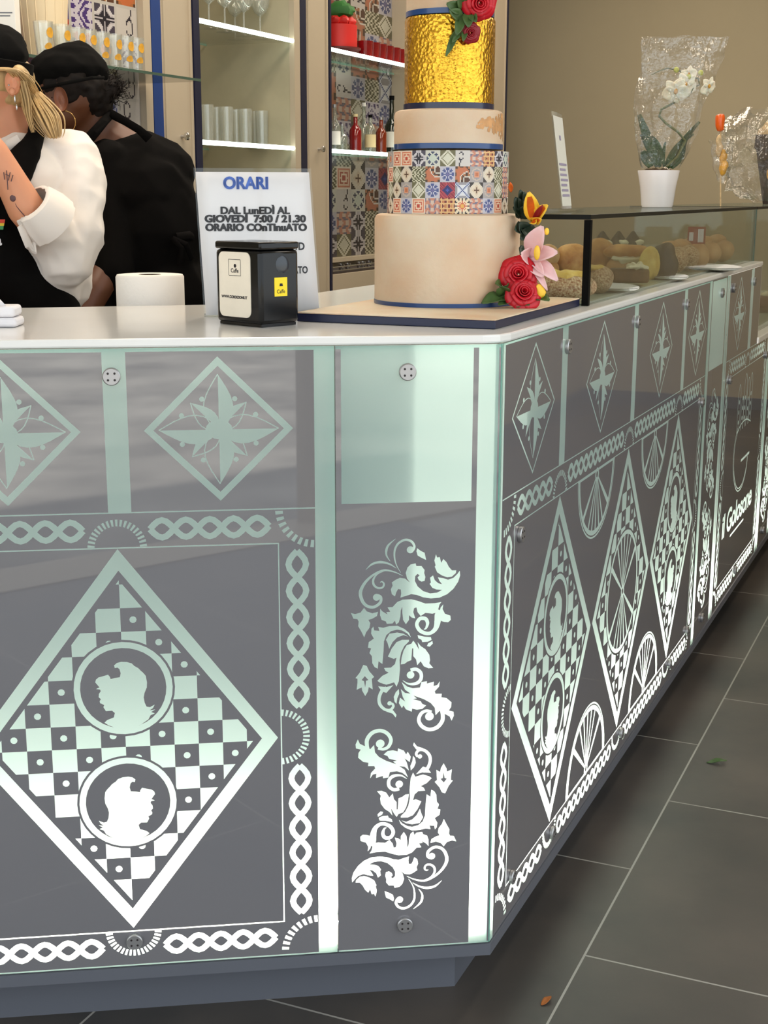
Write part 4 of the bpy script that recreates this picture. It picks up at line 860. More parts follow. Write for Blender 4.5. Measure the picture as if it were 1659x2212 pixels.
mosaic('tile_pattern_wrap', cake, 26, 4, lambda u, v: (TR*math.cos(R(-90)+2*math.pi*(u-.7)/26), TR*math.sin(R(-90)+2*math.pi*(u-.7)/26), zz(1.2470)+.0249*v), cake_pick, 13, M_['caketile'], smooth=True, desat=.12, mul=.9)
tier('pink_ivory_tier', .0905, zz(1.3500), zz(1.4125), 'fondant', .008)
MB().lathe([(.0912, zz(1.3500)), (.0912, zz(1.3585))], 72).build('blue_ribbon', M_['ribbon'], cake)
# copper leaf flakes at the right of that tier
m = MB()
for k in range(260):
    q1 = rnd.random(); a = R(-12-46*q1*q1+rnd.gauss(0, 1)*3); z = zz(1.389)+rnd.gauss(0, 1)*(.013-.009*q1); s = rnd.uniform(.0015, .0042)
    if z > zz(1.406) or z < zz(1.362): continue
    m.add([((.0908)*math.cos(a+dx*s/.09), .0908*math.sin(a+dx*s/.09), z+dz*s) for dx, dz in ((-1, -.6), (.3, -1), (1, .2), (.2, 1), (-.8, .7))], [(0, 1, 2, 3, 4)])
m.build('copper_flakes', M_['copperleaf'], cake)
MB().lathe([(.0752, zz(1.4125)), (.0752, zz(1.4225))], 72).build('navy_ribbon', M_['ribbondark'], cake)
g = tier('gold_leaf_tier', .0742, zz(1.4225), zz(1.558), 'goldleaf', .005, 96)
for v in g.data.vertices:
    rr_ = math.hypot(v.co.x, v.co.y)
    if rr_ > .05: a = math.atan2(v.co.y, v.co.x); d = .0010*noise.noise(Vector((a*9, v.co.z*6, 0)))+.0008*math.sin(a*7+1); v.co.x += d*math.cos(a); v.co.y += d*math.sin(a)
MB().lathe([(.0722, zz(1.5582)), (.0722, zz(1.5665))], 64).build('blue_ribbon', M_['ribbon'], cake)
tier('top_ivory_tier', .0712, zz(1.5582), zz(1.665), 'fondant', .006)
def petal(mb, base, tip, w, nrm, curl=.2, mi=0, n=6, fold=.15, sharp=1.0, mid_mi=None):
    base, tip, nrm = Vector(base), Vector(tip), Vector(nrm).normalized(); d = tip-base; L = d.length; d.normalize(); sd = d.cross(nrm).normalized(); nrm = sd.cross(d)
    def f(u, v):
        ww = w*(math.sin(math.pi*min(1, (v*.92+.05))**sharp))**.8; s = (u-.5)*2
        return base+d*(L*v)+sd*(s*ww/2)+nrm*(curl*L*math.sin(math.pi*v*.5)**2+fold*w*s*s*math.sin(math.pi*v)+.04*w*math.sin(9*v+3*s))
    b0 = len(mb.f); mb.sheet(f, 4, n, mi)
    if mid_mi is not None:
        for j in range(1, n-1):
            for i in (1, 2): mb.m[b0+j*4+i] = mid_mi
def rose(name, c, ax, r, m, parent, seed=0):
    q = random.Random(seed); c, ax = Vector(c), Vector(ax).normalized(); e1 = ax.orthogonal().normalized(); e2 = ax.cross(e1); mb = MB()
    for lay, (k, rr, h, op) in enumerate(((2, .20, .62, .02), (3, .34, .60, .06), (4, .52, .52, .14), (5, .74, .38, .28), (6, .98, .16, .42))):
        for i in range(k):
            a0 = 2*math.pi*i/k+lay*.9+q.uniform(-.15, .15); span = 2*math.pi/k*.78
            def f(u, v):
                a = a0+(u-.5)*2*span*(1-.25*v*v); lip = op*r*max(0, v-.75)*3.2*(1+.2*math.sin(7*u+lay)); rad = r*rr*(.35+.65*v**.55)+lip
                z = r*(h*v**.9 - .12) - lip*.55 + .03*r*math.sin(5*u+seed)
                return c+e1*(rad*math.cos(a))+e2*(rad*math.sin(a))+ax*z
            mb.sheet(f, 8, 6)
    o = mb.build(name, M_[m], parent, solid=.0009); return o
def leaf(mb, base, tip, w, nrm, mi=0): petal(mb, base, tip, w, nrm, .12, mi, 7, .25, .9)
front = Vector((.15, -1, .25))
rose('sugar_rose', K(1120, 592, -.10), (-.15, -1, .30), .0245, 'rosered', cake, 1); rose('sugar_rose', K(1131, 632, -.115), (.1, -1, .45), .0235, 'rosered', cake, 2)
rose('sugar_rose', K(1036, 6, -.085), (.15, -1, -.25), .0215, 'rosered', cake, 3)
rose('rose_bud', K(1017, 71, -.082), (.2, -1, -.1), .0125, 'rosedark', cake, 5)
m = MB()
for (a, b, w) in (((1100, 640), (1040, 662), .020), ((1095, 632), (1068, 618), .022), ((1110, 650), (1075, 664), .014), ((1150, 645), (1188, 654), .016), ((1085, 640), (1100, 618), .02), ((1120, 655), (1118, 668), .014), ((1100, 655), (1145, 664), .012)): leaf(m, K(*a, -.10), K(*b, -.125), w*1.35, (0, -.7, 1))
m.build('leaf_spray', M_['leaf'], cake, solid=.0008)
m = MB()
for (a, b, w) in (((1125, 470), (1108, 425), .020), ((1128, 455), (1120, 408), .016), ((1135, 450), (1128, 412), .012), ((1130, 495), (1110, 500), .020), ((1135, 510), (1118, 480), .022), ((1150, 500), (1122, 520), .018), ((1130, 480), (1145, 520), .02), ((1125, 470), (1150, 440), .018), ((1128, 530), (1126, 560), .010), ((1118, 460), (1105, 450), .016)): leaf(m, K(*a, -.055), K(*b, -.075), w*1.25, (.2, -1, .4))
m.build('leaf_spray', M_['leafdark'], cake, solid=.0008)
m = MB(); c0 = K(1150, 478, -.07)
for b, w, n_ in (((1140, 411), .026, (0, -1, .2)), ((1187, 442), .020, (-.3, -1, .3)), ((1158, 487), .014, (0, -1, 0)), ((1172, 470), .014, (.2, -1, 0))): petal(m, c0, K(*b, -.095), w, n_, .12, 0, 7, .22, 1, 1)
petal(m, c0, K(1175, 440, -.10), .009, (0, -1, .3), .1, 2, 6)
m.build('sugar_lily', [M_['petalyellow'], M_['petalorange'], M_['rosedark']], cake, solid=.0008)
m = MB(); petal(m, K(1104, 415, -.04), K(1102, 393, -.05), .008, (0, -1, 0), .05, 0); m.build('orange_bud', M_['petalorange'], cake, solid=.001)
m = MB(); c0 = K(1143, 556, -.085)
for b, w, n_ in (((1174, 486), .033, (-.3, -1, .1)), ((1207, 547), .026, (0, -1, .4)), ((1204, 610), .024, (.2, -1, .3)), ((1176, 600), .022, (-.2, -1, 0)), ((1122, 548), .028, (-.3, -1, .2)), ((1183, 630), .012, (0, -1, 0))): petal(m, c0, K(*b, -.11), w, n_, .10, 0, 7, .30)
m.build('pink_lily', M_['pink'], cake, solid=.0008)
m = MB(); m.ell(K(1160, 546, -.115), (.0052, .004, .012), 10, 8); m.ell(K(1181, 500, -.112), (.004, .003, .006), 8, 6); m.ell(K(1166, 630, -.11), (.009, .005, .012), 10, 8, disp=.004, fr=90); m.build('lily_centre', M_['petalyellow'], cake)
m = MB()
for (a, b, w) in (((1000, 25), (962, 8), .020), ((1000, 40), (968, 22), .018), ((1005, 20), (990, -12), .02), ((1000, 30), (985, 80), .016), ((1010, 25), (1012, 62), .018), ((990, 60), (962, 125), .011), ((1000, 60), (975, 95), .010), ((1015, 30), (1030, 50), .014), ((1005, 60), (1000, 92), .010)): leaf(m, K(*a, -.078), K(*b, -.092), w, (0, -1, .1))
m.build('leaf_spray', M_['leaf'], cake, solid=.0008)
# ================================================================== GLASS DISPLAY CASES
ZD = 1.0828
def case(y0, y1, zb, label, post):
    e = empty('display_case', (-.66, y0, zb), 0, label, 'display case'); L = y1-y0; hz = 1.2362-zb; XB = -.365
    MB().box(-.003, .003, .006, L-.004, .0004, hz).build('front_glass', M_['glass'], e, smooth=False)
    MB().box(XB, -.004, .002, .008, .0004, hz).build('side_glass', M_['glass'], e, smooth=False)
    MB().box(XB, -.004, L-.008, L-.002, .0004, hz).build('side_glass', M_['glass'], e, smooth=False)
    MB().box(XB-.02, .004, 0, L-.001, hz+.0006, hz+.0066).build('top_glass', M_['glassedge'] if False else M_['casetop'], e, smooth=False)
    MB().box(-.0015, .0045, -.001, L-.001, hz-.0005, hz+.0070).box(XB-.02, .0045, -.002, .0, hz-.0015, hz+.0072).build('top_edge', M_['blackedge'], e, smooth=False)
    if post: MB().box(-.006, .006, -.006, .006, .0004, hz-.002).build('corner_post', M_['blackframe'], e, smooth=False)
    else: MB().box(-.004, .004, -.003, .009, .0004, hz).build('corner_post', M_['glassedge'], e, smooth=False)
    MB().box(XB+.004, -.008, .012, L-.012, .0004, .0030).build('display_tray', M_['chromegreen'], e, smooth=False)
    return e
M_['casetop'] = clear_mat('case_top_glass', (.82, .88, .84), .05, .02, frost=.05, frost_col=(.3, .35, .32)); M_['blackedge'] = mat('dark_edge_band', (16, 20, 18), .4, spec=.2); M_['chromegreen'] = mat('pale_tray', (158, 168, 156), .25)
case(2.423, 4.306, ZD, 'long low glass case full of pastries beside the cake, with a black front corner post', True)
case(4.3145, 6.45, .8535, 'second glass case beyond the pastry case, standing on the lower counter', False)
def pastry(px, py, label, cat='pastry', back=.0, group=None):
    p = AT_Z(px, py, ZD+.0036); p.x = min(p.x-.42*back, -.716)+.42*back; e = empty('pastry', (p.x-.42*back, p.y+.9*back, ZD+.0034), YAW, label, cat, group); return e
def plate(px, py, w, d, label, rz=0):
    p = AT_Z(px, py, ZD+.004); o = empty('plate', (p.x-.42*d, p.y+.9*d, ZD+.0034), YAW+rz, label, 'plate')
    def prof(s): return [(s*.8, 0), (s, .004), (s*1.02, .007), (s*.75, .003), (0, .003)]
    m = MB(); m.lathe(prof(1), 36); m.v = [(x*w, y*d, z) for x, y, z in m.v]; m.build('dish', M_['plate'], o)
    m = MB(); n = 48; m.add([(0, 0, .0044)]+[(math.cos(2*math.pi*i/n)*w*(.99+.03*(i % 2)), math.sin(2*math.pi*i/n)*d*(.99+.03*(i % 2)), .0078) for i in range(n)], [(0, 1+i, 1+(i+1) % n) for i in range(n)]); m.build('doily', M_['paper'], o); return o
plate(1345, 632, .050, .10, 'white doily plate under the brown cream-topped cake'); plate(1462, 606, .045, .10, 'white doily plate under the shell-shaped pastry'); plate(1575, 586, .060, .13, 'white doily plate under the powdered loaves')
def lump(e, name, m, c, r, disp=.004, fr=40, seed=0, n=22, rz=0): return MB().ell(c, r, n, 14, disp=disp, fr=fr, seed=seed, M=Matrix.Rotation(rz, 3, 'Z')).build(name, M_[m], e)
q = pastry(1232, 655, 'large sugared brioche loaf filled with yellow custard, nearest the black corner post on the left', back=.05)
lump(q, 'bun', 'sugar', (0, 0, .026), (.062, .034, .027), .003); lump(q, 'filling', 'custard', (-.005, .0, .047), (.048, .022, .010), .008, 60, 1)
q = pastry(1210, 648, 'custard-topped ring at the foot of the left sugared loaf', back=.008); MB().lathe([(.030*1, .0), (.033, .008), (.026, .017), (.016, .019), (.012, .012), (.012, .0)], 26).build('ring', M_['custard'], q)
q = pastry(1307, 636, 'sugar-crusted loaf just right of the black corner post', back=.05); lump(q, 'bun', 'sugar', (0, 0, .027), (.030, .046, .028), .003, 40, 2); lump(q, 'filling', 'custard', (-.008, .0, .049), (.020, .034, .008), .006, 60, 3)
q = pastry(1392, 620, 'dark brown square cake topped with cream strands, front of the case', back=.055)
MB().box(-.040, .040, -.03, .03, .006, .036).build('cake_block', M_['choco'], q, bevel=.006); lump(q, 'cream', 'cream', (.012, -.015, .040), (.022, .018, .010), .012, 90, 4)
q = pastry(1200, 606, 'small round pale bun above the left loaf', back=.12); lump(q, 'bun', 'breadpale', (0, 0, .052), (.026, .026, .026), .002); lump(q, 'lower_bun', 'bread', (0, 0, .022), (.026, .026, .022), .002)
q = pastry(1255, 606, 'orange-brown glazed bun behind the black corner post', back=.14); lump(q, 'bun', 'bread', (0, 0, .04), (.042, .032, .040), .003, 30, 6)
q = pastry(1312, 604, 'tall golden bun right of the corner post in the second row', back=.13); lump(q, 'bun', 'bread', (0, 0, .045), (.045, .034, .046), .004, 30, 7)
q = pastry(1368, 604, 'long glazed cream bun above the brown square cake', back=.08); lump(q, 'upper_bun', 'bread', (0, 0, .060), (.058, .03, .018), .003, 30, 8); lump(q, 'lower_bun', 'breadpale', (0, 0, .026), (.050, .028, .026), .003, 30, 9); lump(q, 'cream', 'cream', (.005, -.012, .044), (.046, .022, .009), .010, 80, 10); lump(q, 'cream_end', 'cream', (.052, -.018, .048), (.014, .010, .020), .008, 80, 10)
for i, (px, lab) in enumerate(((1335, 'dark chocolate pyramid pastry behind the tall golden bun'), (1372, 'dark chocolate pyramid pastry with a cream tip, middle of three at the back'), (1405, 'dark chocolate pyramid pastry with a cream tip, next to the shell pastry'))):
    q = pastry(px, 585, lab, back=.24); MB().lathe([(.040, 0), (.036, .04), (.022, .070), (.004, .094), (0, .095)], 9).build('pyramid', M_['darkchoco'], q); lump(q, 'cream_tip', 'cream', (.012, -.02, .064), (.014, .008, .008), .004, 90, i)
q = pastry(1445, 607, 'yellow shell-shaped layered pastry in a dark paper wrap', back=.06)
m = MB()
for k in range(9): m.ell((-.018+.003*k, -.022+.006*k, .036), (.024-.0012*abs(k-3), .006, .040-.0015*abs(k-3)), 16, 10)
m.build('shell', M_['custard'], q); lump(q, 'paper_wrap', 'darkchoco', (.028, .022, .038), (.032, .030, .046), .008, 40, 12)
for i, (px, py, lab) in enumerate(((1512, 596, 'powdered loaf nearest the dark-wrapped shell pastry'), (1533, 590, 'powdered loaf, second in the row on the right plate'), (1554, 584, 'powdered loaf in the middle of the row on the right plate'), (1575, 577, 'powdered loaf, fourth in the row on the right plate'), (1597, 570, 'powdered twisted loaf at the far right end of the case'))):
    q = pastry(px, py, lab, back=.08); lump(q, 'loaf', 'sugar' if i < 2 else 'breadpale', (0, 0, .034), (.030, .055, .032), .005, 36, 20+i); lump(q, 'upper_loaf', 'breadpale', (-.01, .03, .062), (.026, .040, .018), .004, 36, 30+i)
p = AT_Z(1506, 590, ZD+.003); e = empty('price_card', (p.x-.06, p.y+.16, ZD+.0034), YAW, 'small dark red price card on a stick among the pastries', 'price card')
MB().box(-.001, .001, -.001, .001, 0, .10).build('stick', M_['redcard'], e, smooth=False); MB().box(0, .046, -.0008, .0008, .066, .110).build('card', M_['redcard'], e, smooth=False)
MB().box(.026, .041, -.0014, -.001, .070, .104).box(.003, .014, -.0014, -.001, .074, .096).build('white_print', M_['paper'], e, smooth=False)
# dark red goods in the far case
for i, (px, py) in enumerate(((1650, 655), (1655, 672), (1662, 663))):
    p = AT_X(px, py, -.75); q = empty('pastry', (p.x, p.y, .8570), 0, 'dark red glazed pastry in the far case at the right edge', 'pastry', 'dark red pastries in the far case'); lump(q, 'glazed_cake', 'reddark', (0, 0, .03), (.05, .05, .03), .004, 40, i); lump(q, 'cream', 'cream', (0, 0, .062), (.016, .016, .010), .004)

# ================================================================== ON TOP OF THE CASES
ZK = 1.2435
p = AT_X(1224, 459, -.86); ah = empty('acrylic_card_holder', (p.x, p.y, ZK), YAW+R(74), 'clear upright card holder seen nearly edge-on, leaning left above the pastry case', 'card holder')
def lean(x, z): return (x, .0, z)
m = MB(); Ml = Matrix.Rotation(R(-8), 4, 'X')
def LP(x, y, z): return Ml @ Vector((x, y, z))
m.sheet(lambda u, v: LP(-.07+.14*u, 0, .004+.205*v), 2, 2).build('back_sheet', M_['acrylic'], ah, smooth=False, solid=.002)
MB().sheet(lambda u, v: LP(-.065+.13*u, -.002, .01+.19*v), 2, 2).build('printed_card', M_['plate'], ah, smooth=False)
m = MB()
for k in range(7): m.add([LP(-.05, -.0026, .03+k*.011), LP(.05-.01*(k % 3), -.0026, .03+k*.011), LP(.05-.01*(k % 3), -.0026, .035+k*.011), LP(-.05, -.0026, .035+k*.011)], [(0, 1, 2, 3)])
m.add([LP(-.01, -.0026, .15), LP(.01, -.0026, .15), LP(.01, -.0026, .16), LP(-.01, -.0026, .16)], [(0, 1, 2, 3)]); m.build('card_print', mat('lilac_print', (150, 140, 165), .7), ah, smooth=False)
MB().box(-.07, .07, -.03, .03, 0, .003).build('foot', M_['acrylic'], ah, smooth=False)
# orchid
PX = -.88; p = AT_X(1419, 452, PX); orc = empty('potted_orchid', (p.x, p.y, ZK), YAW, 'white orchid in a white pot wrapped in clear cellophane on the pastry case', 'potted plant')
OD = (Vector((p.x, p.y, 0))-Vector((0, 0, 0))).dot(FH)
def O(px, py, dy=0): return Rinv @ (AT_D(px, py, OD+dy)-Vector((p.x, p.y, ZK)))
zt = O(1419, 368).z
MB().lathe([(.042, 0), (.0445, .006), (.050, zt*.55), (.0585, zt-.002), (.058, zt), (.053, zt), (.050, zt*.9), (0, zt*.9)], 40).build('pot', M_['potwhite'], orc)
lump(orc, 'bark_mulch', 'bark', (0, 0, zt*.93), (.048, .048, .010), .012, 90)
def O2(px, py, dy=0): return O(1360+px/5.395, 60+py/5.395, dy)
for pts, w in (([(330, 1620), (230, 1330), (110, 1010)], .026), ([(330, 1620), (330, 1400), (240, 1270)], .034), ([(360, 1620), (250, 1480), (130, 1240)], .014), ([(430, 1620), (560, 1450), (650, 1300)], .034), ([(420, 1610), (560, 1380), (815, 1095)], .016), ([(440, 1600), (600, 1300), (750, 1240)], .012), ([(470, 1620), (570, 1480), (620, 1330)], .04), ([(250, 1620), (190, 1500), (150, 1440)], .03), ([(400, 1620), (380, 1450), (420, 1330)], .010)):
    a, b, c_ = [O2(x, y, .01*i) for i, (x, y) in enumerate(pts)]; mb = MB()
    def f(u, v):
        P0 = a*(1-v)**2+b*(2*v*(1-v))+c_*v*v; tt = (b-a)*(1-v)+(c_-b)*v; s = tt.cross(Vector((0, 1, 0))).normalized(); ww = w*(.35+.65*math.sin(math.pi*min(1, v*.9+.08))); k = (u-.5)*2
        return P0+s*(k*ww*.5)+Vector((0, -1, 0))*(-.25*ww*(1-k*k))
    mb.sheet(f, 4, 10).build('leaf', M_['orchleaf'], orc, solid=.0016)
MB().tube([O2(*q) for q in ((430, 1620), (560, 1500), (650, 1320), (560, 1210), (430, 1120), (345, 1030), (370, 950), (510, 875), (590, 820), (690, 790, -.01), (750, 690, -.01), (720, 590, -.01), (640, 520, -.01), (540, 490), (440, 470), (340, 505), (250, 550))], [.0035]*9+[.0026]*4+[.002, .0018, .0015, .001], 8).build('flower_stem', M_['stem'], orc)
MB().tube([O2(*q) for q in ((755, 690, -.01), (815, 665, -.01), (800, 590, -.01), (730, 585, -.01))], .0020, 7).build('side_stem', M_['stem'], orc)
def orchid(px, py, s, tw, name='orchid_flower', ax=(0, -1, -.25)):
    c = O2(px, py, -.02); ax = Vector(ax).normalized(); e1 = ax.cross(Vector((0, 0, 1))).normalized(); e2 = e1.cross(ax)*-1; mb = MB()
    for a, L, w in ((90, 1, .75), (20, 1.05, 1.15), (160, 1.05, 1.15), (-50, .95, .75), (230, .95, .75)):
        a = R(a+tw); d = e1*math.cos(a)+e2*math.sin(a); petal(mb, c, c+d*s*L-ax*(.05*s), s*w, ax, -.05, 0, 6, .1, .8)
    o = mb.build(name, M_['orchid'], orc, solid=.0008); MB().ell(c+ax*(.10*s), (s*.14, s*.14, s*.20), 10, 8).build('flower_lip', M_['stamen'], o); return o
orchid(540, 735, .040, 5, ax=(-.2, -1, -.5)); orchid(650, 660, .036, -10, ax=(.1, -1, -.3)); orchid(920, 680, .029, 15, ax=(.7, -1, -.3)); orchid(690, 540, .024, 30)
for px, py in ((830, 525), (688, 570), (545, 490)): MB().ell(O2(px, py, -.02), (.0075, .0075, .008), 12, 8).build('bud', M_['bud'], orc)
def wrap(parent, rows, name='cellophane_wrap', n=40, flat=.8, amp=.004, seed=0):
    """rows: (centre, half width, half depth)"""
    vs = []; fs = []
    fine = []
    for i in range(len(rows)-1):
        for k in range(4): t = k/4; fine.append(tuple(rows[i][j]*(1-t)+rows[i+1][j]*t for j in range(3)))
    fine.append(rows[-1])
    for c, hw, hd in fine:
        for i in range(n):
            a = 2*math.pi*i/n; k = 1+.10*math.sin(5*a+c.z*20)+.05*math.sin(11*a); q = Vector((c.x+hw*k*math.cos(a), c.y+hd*k*math.sin(a), c.z)); q += Vector((1, 1, 1))*amp*noise.noise(q*26+Vector((seed, 0, 0))); vs.append(q)
    m_ = len(fine)
    for j in range(m_-1):
        for i in range(n): fs.append((j*n+i, j*n+(i+1) % n, (j+1)*n+(i+1) % n, (j+1)*n+i))
    return MB().add(vs, fs).build(name, M_['cello'], parent)
def row(l, r, y, k=.5): a, b = O2(l, y), O2(r, y); return ((a+b)/2, (b-a).length/2, (b-a).length/2*k)
wrap(orc, [row(130, 560, 1640, .95), row(110, 660, 1450, .8), row(95, 770, 1200, .7), row(85, 820, 1000, .6), row(110, 870, 820, .5), row(120, 950, 600, .4), row(135, 1050, 350, .3), row(165, 1130, 110, .2)], amp=.010)
# gift basket and lollipop
p = AT_X(1655, 450, -.80); gb = empty('gift_basket', (p.x, p.y, ZK), YAW, 'dark wicker gift basket in crinkled cellophane at the right edge', 'gift basket'); GD = Vector((p.x, p.y, 0)).dot(FH); GO = Vector((p.x, p.y, ZK))
def G_(px, py, dy=0): return Rinv @ (AT_D(1360+px/5.395, 60+py/5.395, GD+dy)-GO)
def lathe_px(rows, n=30): return [(r, z) for r, z in rows]
zt2 = G_(1600, 1250).z; s_ = GD/FPX
MB().lathe([(.030, 0), (.042, .05), (.062, zt2*.7), (.072, zt2*.82), (.060, zt2*.82), (0, zt2*.80)], 26, (.02, 0, 0)).build('basket_body', M_['wicker'], gb)
MB().lathe([(.073, zt2*.80), (.078, zt2*.82), (.074, zt2), (.064, zt2), (.06, zt2*.82)], 26, (.02, 0, 0)).build('basket_collar', M_['wicker'], gb)
for a in range(0, 360, 30): MB().tube([(.02+.03*math.cos(R(a)), .03*math.sin(R(a)), 0), (.02+.05*math.cos(R(a+10)), .05*math.sin(R(a+10)), zt2*.45), (.02+.075*math.cos(R(a+4)), .075*math.sin(R(a+4)), zt2*.95)], .004, 6).build('wicker_cane', M_['wicker'], gb)
lump(gb, 'straw_filling', 'straw', (.02, 0, zt2+.01), (.066, .066, .035), .02, 60); lump(gb, 'wrapped_sweets', 'gold', (.01, -.045, zt2*.45), (.025, .02, .03), .01, 60)
def row(l, r, y, k=.6): a, b = G_(l, y), G_(r, y); return ((a+b)/2, (b-a).length/2, (b-a).length/2*k)
wrap(gb, [row(1390, 1780, 2020), row(1150, 1950, 1850), row(1050, 2050, 1500), row(1080, 2000, 1200), row(1180, 1900, 1060), row(1300, 1750, 960)], amp=.03, seed=4)
p = AT_X(1556, 450, -.80); lo = empty('wrapped_sweet_stick', (p.x, p.y, ZK), YAW, 'orange-topped sweet on a stick with a yellow wrapper, left of the gift basket', 'lollipop'); GO = Vector((p.x, p.y, ZK)); GD = Vector((p.x, p.y, 0)).dot(FH)
MB().tube([G_(1060, 2080), G_(1060, 1150)], .0022, 6).build('stick', M_['straw'], lo)
MB().tube([G_(1050, 1000), G_(1060, 1060), G_(1045, 1130), G_(1065, 1215)], [.015, .016, .014, .012], 14).build('orange_sweet', M_['orange'], lo, sub=1)
lump(lo, 'yellow_wrapper', 'gold', G_(1090, 1580), (.013, .011, .042), .010, 60); lump(lo, 'pale_wrapper', 'straw', G_(1040, 1380), (.010, .009, .034), .008, 60)
wrap(lo, [row(1000, 1120, 1800), row(960, 1180, 1600), row(950, 1190, 1400), row(930, 1200, 1310)], amp=.014, seed=9)

# ================================================================== PEOPLE
def person_frame(pxc, D, label):
    p = AT_D(pxc, 700, D); e = empty('person', (p.x, p.y, 0), YAW, label, 'person'); o = Vector((p.x, p.y, 0))
    def L(px, py, dy=0): return Rinv @ (AT_D(px, py, D+dy)-o)
    return e, L
# --- the blonde woman
D1 = 2.98; w1, L1 = person_frame(40, D1, 'woman with a blonde ponytail, black cap, white shirt and black apron, hand at her face')
u1 = D1/FPX
def E3(a, b, c_): return (a, b, c_)
hc = L1(-28, 178)
body = [('E', L1(-30, 160), (.086, .074, .100)), ('E', L1(-45, 205), (.068, .058, .085)), ('E', L1(-62, 230), (.048, .045, .055)), ('E', L1(-85, 262), (.030, .028, .026)),
        ('E', L1(-112, 208), (.016, .012, .016)), ('E', L1(-106, 190), (.010, .010, .022)), ('E', L1(-103, 238), (.014, .020, .012)), ('C', L1(-20, 232), .052, L1(-72, 268), .028),
        ('C', L1(0, 215, .01), .050, L1(30, 320, .02), .056), ('C', L1(30, 320, .02), .058, L1(60, 370, .02), .075),
        ('E', L1(60, 470, .03), (.145, .10, .17)), ('E', L1(52, 600, .04), (.110, .085, .17)), ('E', L1(48, 760, .04), (.115, .10, .15)),
        ('C', L1(160, 350, .03), .050, L1(150, 560, -.02), .043), ('C', L1(150, 560, -.02), .043, L1(55, 450, -.14), .039), ('C', L1(55, 450, -.14), .039, L1(-12, 325, -.16), .027),
        ('E', L1(-24, 297, -.16), (.022, .018, .034)),
        ('C', L1(-50, 350, .06), .045, L1(-90, 560, 0), .04), ('C', L1(-90, 560, 0), .038, L1(-40, 650, -.2), .03)]
hip = L1(60, 760, .03)
body += [('E', L1(-30, 668, -.215), (.026, .034, .018))]
for i in range(4):
    a = L1(-38+i*11, 676, -.24); b = L1(-33+i*11, 690, -.262-(.004, .009, .007, 0)[i]); c_ = L1(-30+i*11, 706, -.268-(.004, .009, .007, 0)[i]); body += [('C', a, .0090, b, .0084), ('C', b, .0084, c_, .0075)]
body += [('C', L1(-4, 664, -.22), .010, L1(8, 676, -.24), .0085)]
for sx in (-.09, .08): body += [('C', Vector((hip.x+sx, hip.y, .78)), .085, Vector((hip.x+sx*1.05, hip.y+.01, .45)), .058), ('C', Vector((hip.x+sx*1.05, hip.y+.01, .45)), .055, Vector((hip.x+sx*1.1, hip.y+.03, .09)), .036), ('C', Vector((hip.x+sx*1.1, hip.y+.03, .045)), .040, Vector((hip.x+sx*1.1-.11, hip.y-.01, .035)), .032)]
# hand raised to the face: palm, thumb and four curled fingers
pk = lambda x, y, d: L1(x, y, d)
for i, (x0, y0, d0) in enumerate(((-16, 282, -.155), (-24, 276, -.165), (-33, 275, -.172), (-41, 278, -.178))):
    l = (0, 3, 5, 2)[i]; a, b, c_, d_ = pk(x0, y0, d0), pk(x0-10, y0-26-l, d0+.005), pk(x0-20, y0-46-l, d0+.02), pk(x0-32, y0-58-l, d0+.035)
    body += [('C', a, .0092, b, .0086), ('C', b, .0086, c_, .0080), ('C', c_, .0080, d_, .0070)]
body += [('C', pk(-36, 304, -.165), .010, pk(-56, 286, -.175), .0092), ('C', pk(-56, 286, -.175), .0092, pk(-70, 264, -.165), .0080)]
bo = organic('body', body, M_['skinlight'], w1, .0055, 3)
# ear
ear = MB(); ec = L1(29, 180, -.072); ear.lathe([(0, .004), (.010, .001), (.017, .004), (.021, .010), (.022, .004), (.016, -.006), (0, -.008)], 24, M=Matrix.Translation(ec) @ Matrix.Rotation(R(86), 4, 'X') @ Matrix.Diagonal((.72, 1.15, 1, 1)))
ear.ell(L1(26, 199, -.076), (.007, .005, .009), 10, 8); ear.build('ear', M_['skinlight'], w1)
MB().ell(L1(19, 184, -.088), (.0022, .0022, .0022), 8, 6).ell(L1(32, 214, -.088), (.002, .002, .008), 8, 6).ell(L1(36, 232, -.086), (.0022, .002, .006), 8, 6).build('earring', M_['chrome'], w1)
MB().ell(L1(-100, 176, -.03), (.008, .010, .007), 12, 8).build('eye', M_['eye'], w1); MB().ell(L1(-105, 176, -.034), (.004, .006, .005), 10, 8).build('iris', M_['iris'], w1)
MB().ell(L1(-104, 222, -.015), (.007, .018, .006), 12, 8).build('lips', M_['lip'], w1)
# cap: low crown with a band
cp = organic('cap', [('E', L1(-30, 118), (.090, .084, .062)), ('E', L1(-28, 148), (.092, .086, .020)), ('E', L1(-22, 96, .01), (.076, .074, .045)), ('C', L1(-30, 150, 0), .078, L1(-24, 128, 0), .080)], M_['capcloth'], w1, .006, 2, .002, 20)
MB().lathe([(.0905, -.006), (.0925, -.004), (.0925, .016), (.0905, .018)], 40, M=Matrix.Translation(L1(-29, 146)) @ Matrix.Rotation(R(7), 4, 'Y') @ Matrix.Diagonal((1.03, .97, 1, 1))).build('cap_band', M_['capcloth'], cp)
